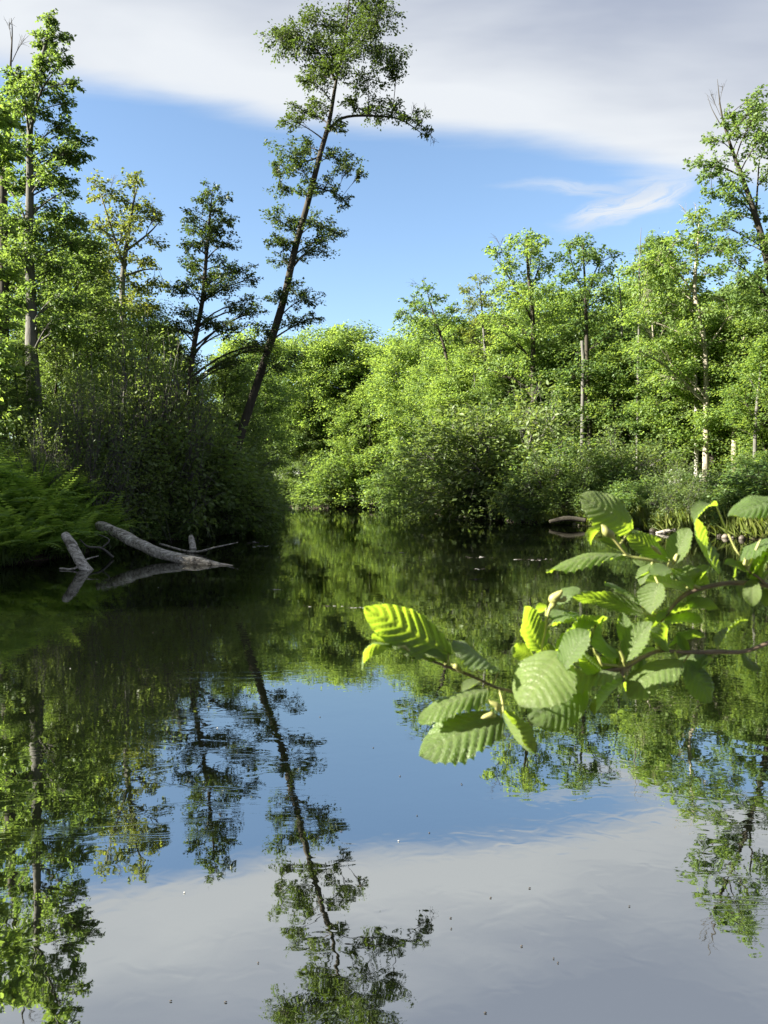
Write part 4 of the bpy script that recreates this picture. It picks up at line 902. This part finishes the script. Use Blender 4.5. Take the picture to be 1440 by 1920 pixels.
spray('alder_branch', 'upper alder twig in the foreground with pleated toothed leaves and a brown stem',
      [([(1520, 1118, 2.6, 1.03), (1440, 1098, 2.5, 1.0), (1380, 1093, 2.4, 1.0), (1335, 1098, 2.3, 1.0), (1300, 1108, 2.2, 1.0), (1275, 1122, 1.9, 1.0), (1255, 1145, 1.6, 1.0), (1240, 1165, 1.2, 1.01)], TM),
       ([(1318, 1105, 1.6, 1.0), (1288, 1093, 1.5, .995), (1262, 1078, 1.4, .99), (1235, 1055, 1.5, .985), (1200, 1047, 1.3, .98), (1176, 1040, 1.2, .98), (1152, 1012, 1.2, .975), (1130, 988, 1.4, .97)], GM),
       ([(1440, 1098, 1.4, 1.0), (1425, 1085, 1.2, .99), (1402, 1070, .9, .985)], TM)],
      [(1187, 994, 1086, 930, 74, 'P', -1, -2, .10, -.12), (1172, 1040, 1024, 1073, 30, 'E', -1, -3, .08, -.15), (1128, 990, 1108, 1022, 20, 'U', -1, -1, .15, .2),
       (1258, 1050, 1174, 998, 44, 'G', 0, -1, .06, .1), (1262, 1056, 1292, 990, 46, 'T', -1, -1, .03, .15), (1350, 1078, 1302, 974, 56, 'G', 0, 1, .05, -.1), (1345, 948, 1300, 982, 26, 'T', 1, 0, .18, .2),
       (1470, 938, 1366, 968, 52, 'P', -1, -2, .05, -.1), (1475, 1008, 1385, 1052, 38, 'E', 0, -1, .10, -.1), (1402, 1072, 1358, 1055, 22, 'E', -1, -1, .05, .1), (1480, 1040, 1405, 1085, 36, 'H', 0, -1, .08, .1),
       (1290, 1105, 1192, 1082, 54, 'H', 1.5, 1.5, .05, .05), (1256, 1066, 1220, 1078, 34, 'T', -2, -2.5, .05, .1), (1234, 1092, 1222, 1152, 50, 'T', -3, -3.5, .04, .12), (1205, 1137, 1134, 1093, 34, 'E', 0, -1, .10, -.12),
       (1206, 1150, 1074, 1118, 36, 'G', 0, -1, .10, .05), (1240, 1160, 1345, 1138, 30, 'H', 0, 1, .08, .1), (1235, 1168, 1318, 1165, 30, 'H', 1, 1, .05, .1), (1300, 1110, 1330, 1060, 26, 'H', 2, 2, .05, .1),
       (1262, 1148, 1205, 1190, 30, 'G', 1, 0, .08, .1), (1176, 1040, 1122, 1012, 24, 'T', 0, 0, .1, .2), (1205, 1046, 1240, 1012, 22, 'G', 1, 1, .1, .2), (1275, 1088, 1318, 1068, 26, 'T', 0, 0, .1, .1),
       (1440, 1096, 1388, 1122, 26, 'H', 1, 1, .1, .1), (1420, 1082, 1440, 1030, 34, 'P', 0, -1, .1, .15), (1330, 1100, 1290, 1140, 26, 'G', 1, 1, .1, .1), (1235, 1058, 1200, 1098, 26, 'E', 1, 1, .1, .1), (1300, 1106, 1258, 1080, 24, 'T', -1, -1, .1, .2)],
      [(1152, 1010, 1128, 984, 4.0, -2), (1262, 1058, 1270, 1038, 2.2, -1), (1402, 1068, 1396, 1045, 1.6, -1), (1240, 1040, 1220, 1022, 2.0, -1)], 71, (10, 1180, 1440))
spray('alder_branch', 'lower alder twig in the foreground, its tip reaching furthest over the water',
      [([(1540, 1160, 2.3, 1.03), (1440, 1206, 2.1, 1.0), (1390, 1222, 2.0, 1.0), (1340, 1222, 2.1, 1.0), (1290, 1223, 1.9, .995), (1240, 1220, 1.8, .99), (1205, 1232, 2.1, .985), (1172, 1250, 2.6, .98), (1120, 1262, 1.8, .98), (1060, 1280, 1.7, .975), (1000, 1298, 1.6, .97), (940, 1292, 1.5, .965),
         (900, 1275, 1.4, .96), (868, 1261, 1.6, .955), (820, 1243, 1.3, .95), (777, 1227, 1.2, .95), (738, 1211, 1.0, .945)], TM),
       ([(1172, 1250, 1.5, .98), (1120, 1245, 1.3, .975), (1060, 1240, 1.2, .97), (1018, 1222, 1.2, .97), (1022, 1185, 1.2, .97), (1028, 1150, 1.4, .965), (1035, 1130, 1.6, .965)], GM),
       ([(1172, 1250, 2.2, .98), (1165, 1268, 2.5, .975), (1170, 1278, 1.8, .97)], TM)],
      [(845, 1228, 682, 1138, 84, 'U', -3, -6, .05, -.1), (743, 1213, 678, 1256, 20, 'G', -4, -5, .30, -.2), (738, 1214, 697, 1188, 18, 'G', -4, -5, .1, .3), (938, 1260, 846, 1208, 52, 'E', -3, -4, .06, -.12),
       (838, 1242, 796, 1226, 20, 'T', -4, -4, .1, .1), (918, 1292, 784, 1350, 44, 'T', -3, -5, .10, -.12), (943, 1345, 786, 1418, 92, 'T', -4, -6, .07, -.08), (942, 1335, 1004, 1414, 84, 'G', -5, -6, .10, -.12),
       (1052, 1222, 978, 1326, 124, 'P', -5, -7, .08, -.10), (1100, 1282, 992, 1352, 112, 'D', 1, 0, .02, -.02), (1162, 1262, 1040, 1278, 54, 'E', -3, -4, .06, -.1), (1172, 1274, 1114, 1340, 56, 'H', -2, -3, .07, .1),
       (1277, 1240, 1178, 1308, 66, 'T', -2, -3, .08, -.1), (1280, 1240, 1335, 1316, 58, 'D', 1, 1, .06, -.08), (1345, 1212, 1402, 1164, 34, 'H', 0, 1, .06, .15), (1248, 1216, 1322, 1194, 28, 'G', 0, 1, .08, .1),
       (1254, 1222, 1258, 1162, 22, 'G', -1, -1, .12, .2), (1170, 1238, 1222, 1166, 48, 'P', -2, -3, .05, .1), (1180, 1215, 1166, 1148, 34, 'T', 0, 0, .05, .2), (1056, 1252, 1108, 1184, 52, 'T', -6, -7, .05, .1),
       (1042, 1226, 1140, 1158, 84, 'G', -1, -1, .06, .1), (1118, 1168, 1028, 1156, 34, 'E', -1, -2, .12, -.1), (1014, 1218, 982, 1138, 58, 'U', -2, -3, .08, -.1), (1002, 1236, 962, 1212, 38, 'G', -1, -2, .08, .1),
       (1163, 1232, 1132, 1158, 26, 'G', -2, -2, .22, .1), (1230, 1216, 1190, 1262, 34, 'G', 1, 1, .1, .1), (1150, 1266, 1080, 1300, 30, 'G', 1, 1, .1, .1), (1108, 1242, 1050, 1200, 40, 'G', 1, 1, .06, .1), (1000, 1298, 1060, 1335, 46, 'D', 1, 1, .04, -.05), (900, 1276, 866, 1300, 20, 'T', 0, 0, .1, .2), (1205, 1232, 1235, 1290, 34, 'G', 1, 1, .1, .1), (1390, 1222, 1428, 1256, 24, 'H', 1, 1, .1, .1), (1290, 1223, 1268, 1186, 20, 'T', 0, 0, .1, .2), (1120, 1262, 1090, 1222, 36, 'P', -4, -5, .05, .15)],
      [(1033, 1140, 1054, 1106, 4.0, -3), (1040, 1128, 1062, 1118, 2.2, -3), (938, 1335, 917, 1312, 2.4, -4), (930, 1342, 902, 1346, 2.6, -5), (868, 1262, 846, 1244, 2.2, -4), (777, 1228, 745, 1210, 1.8, -4), (1240, 1222, 1226, 1186, 1.5, -1), (1130, 1250, 1112, 1215, 1.6, -3), (1172, 1250, 1160, 1212, 1.8, -2)], 72, (17, 960, 1350))
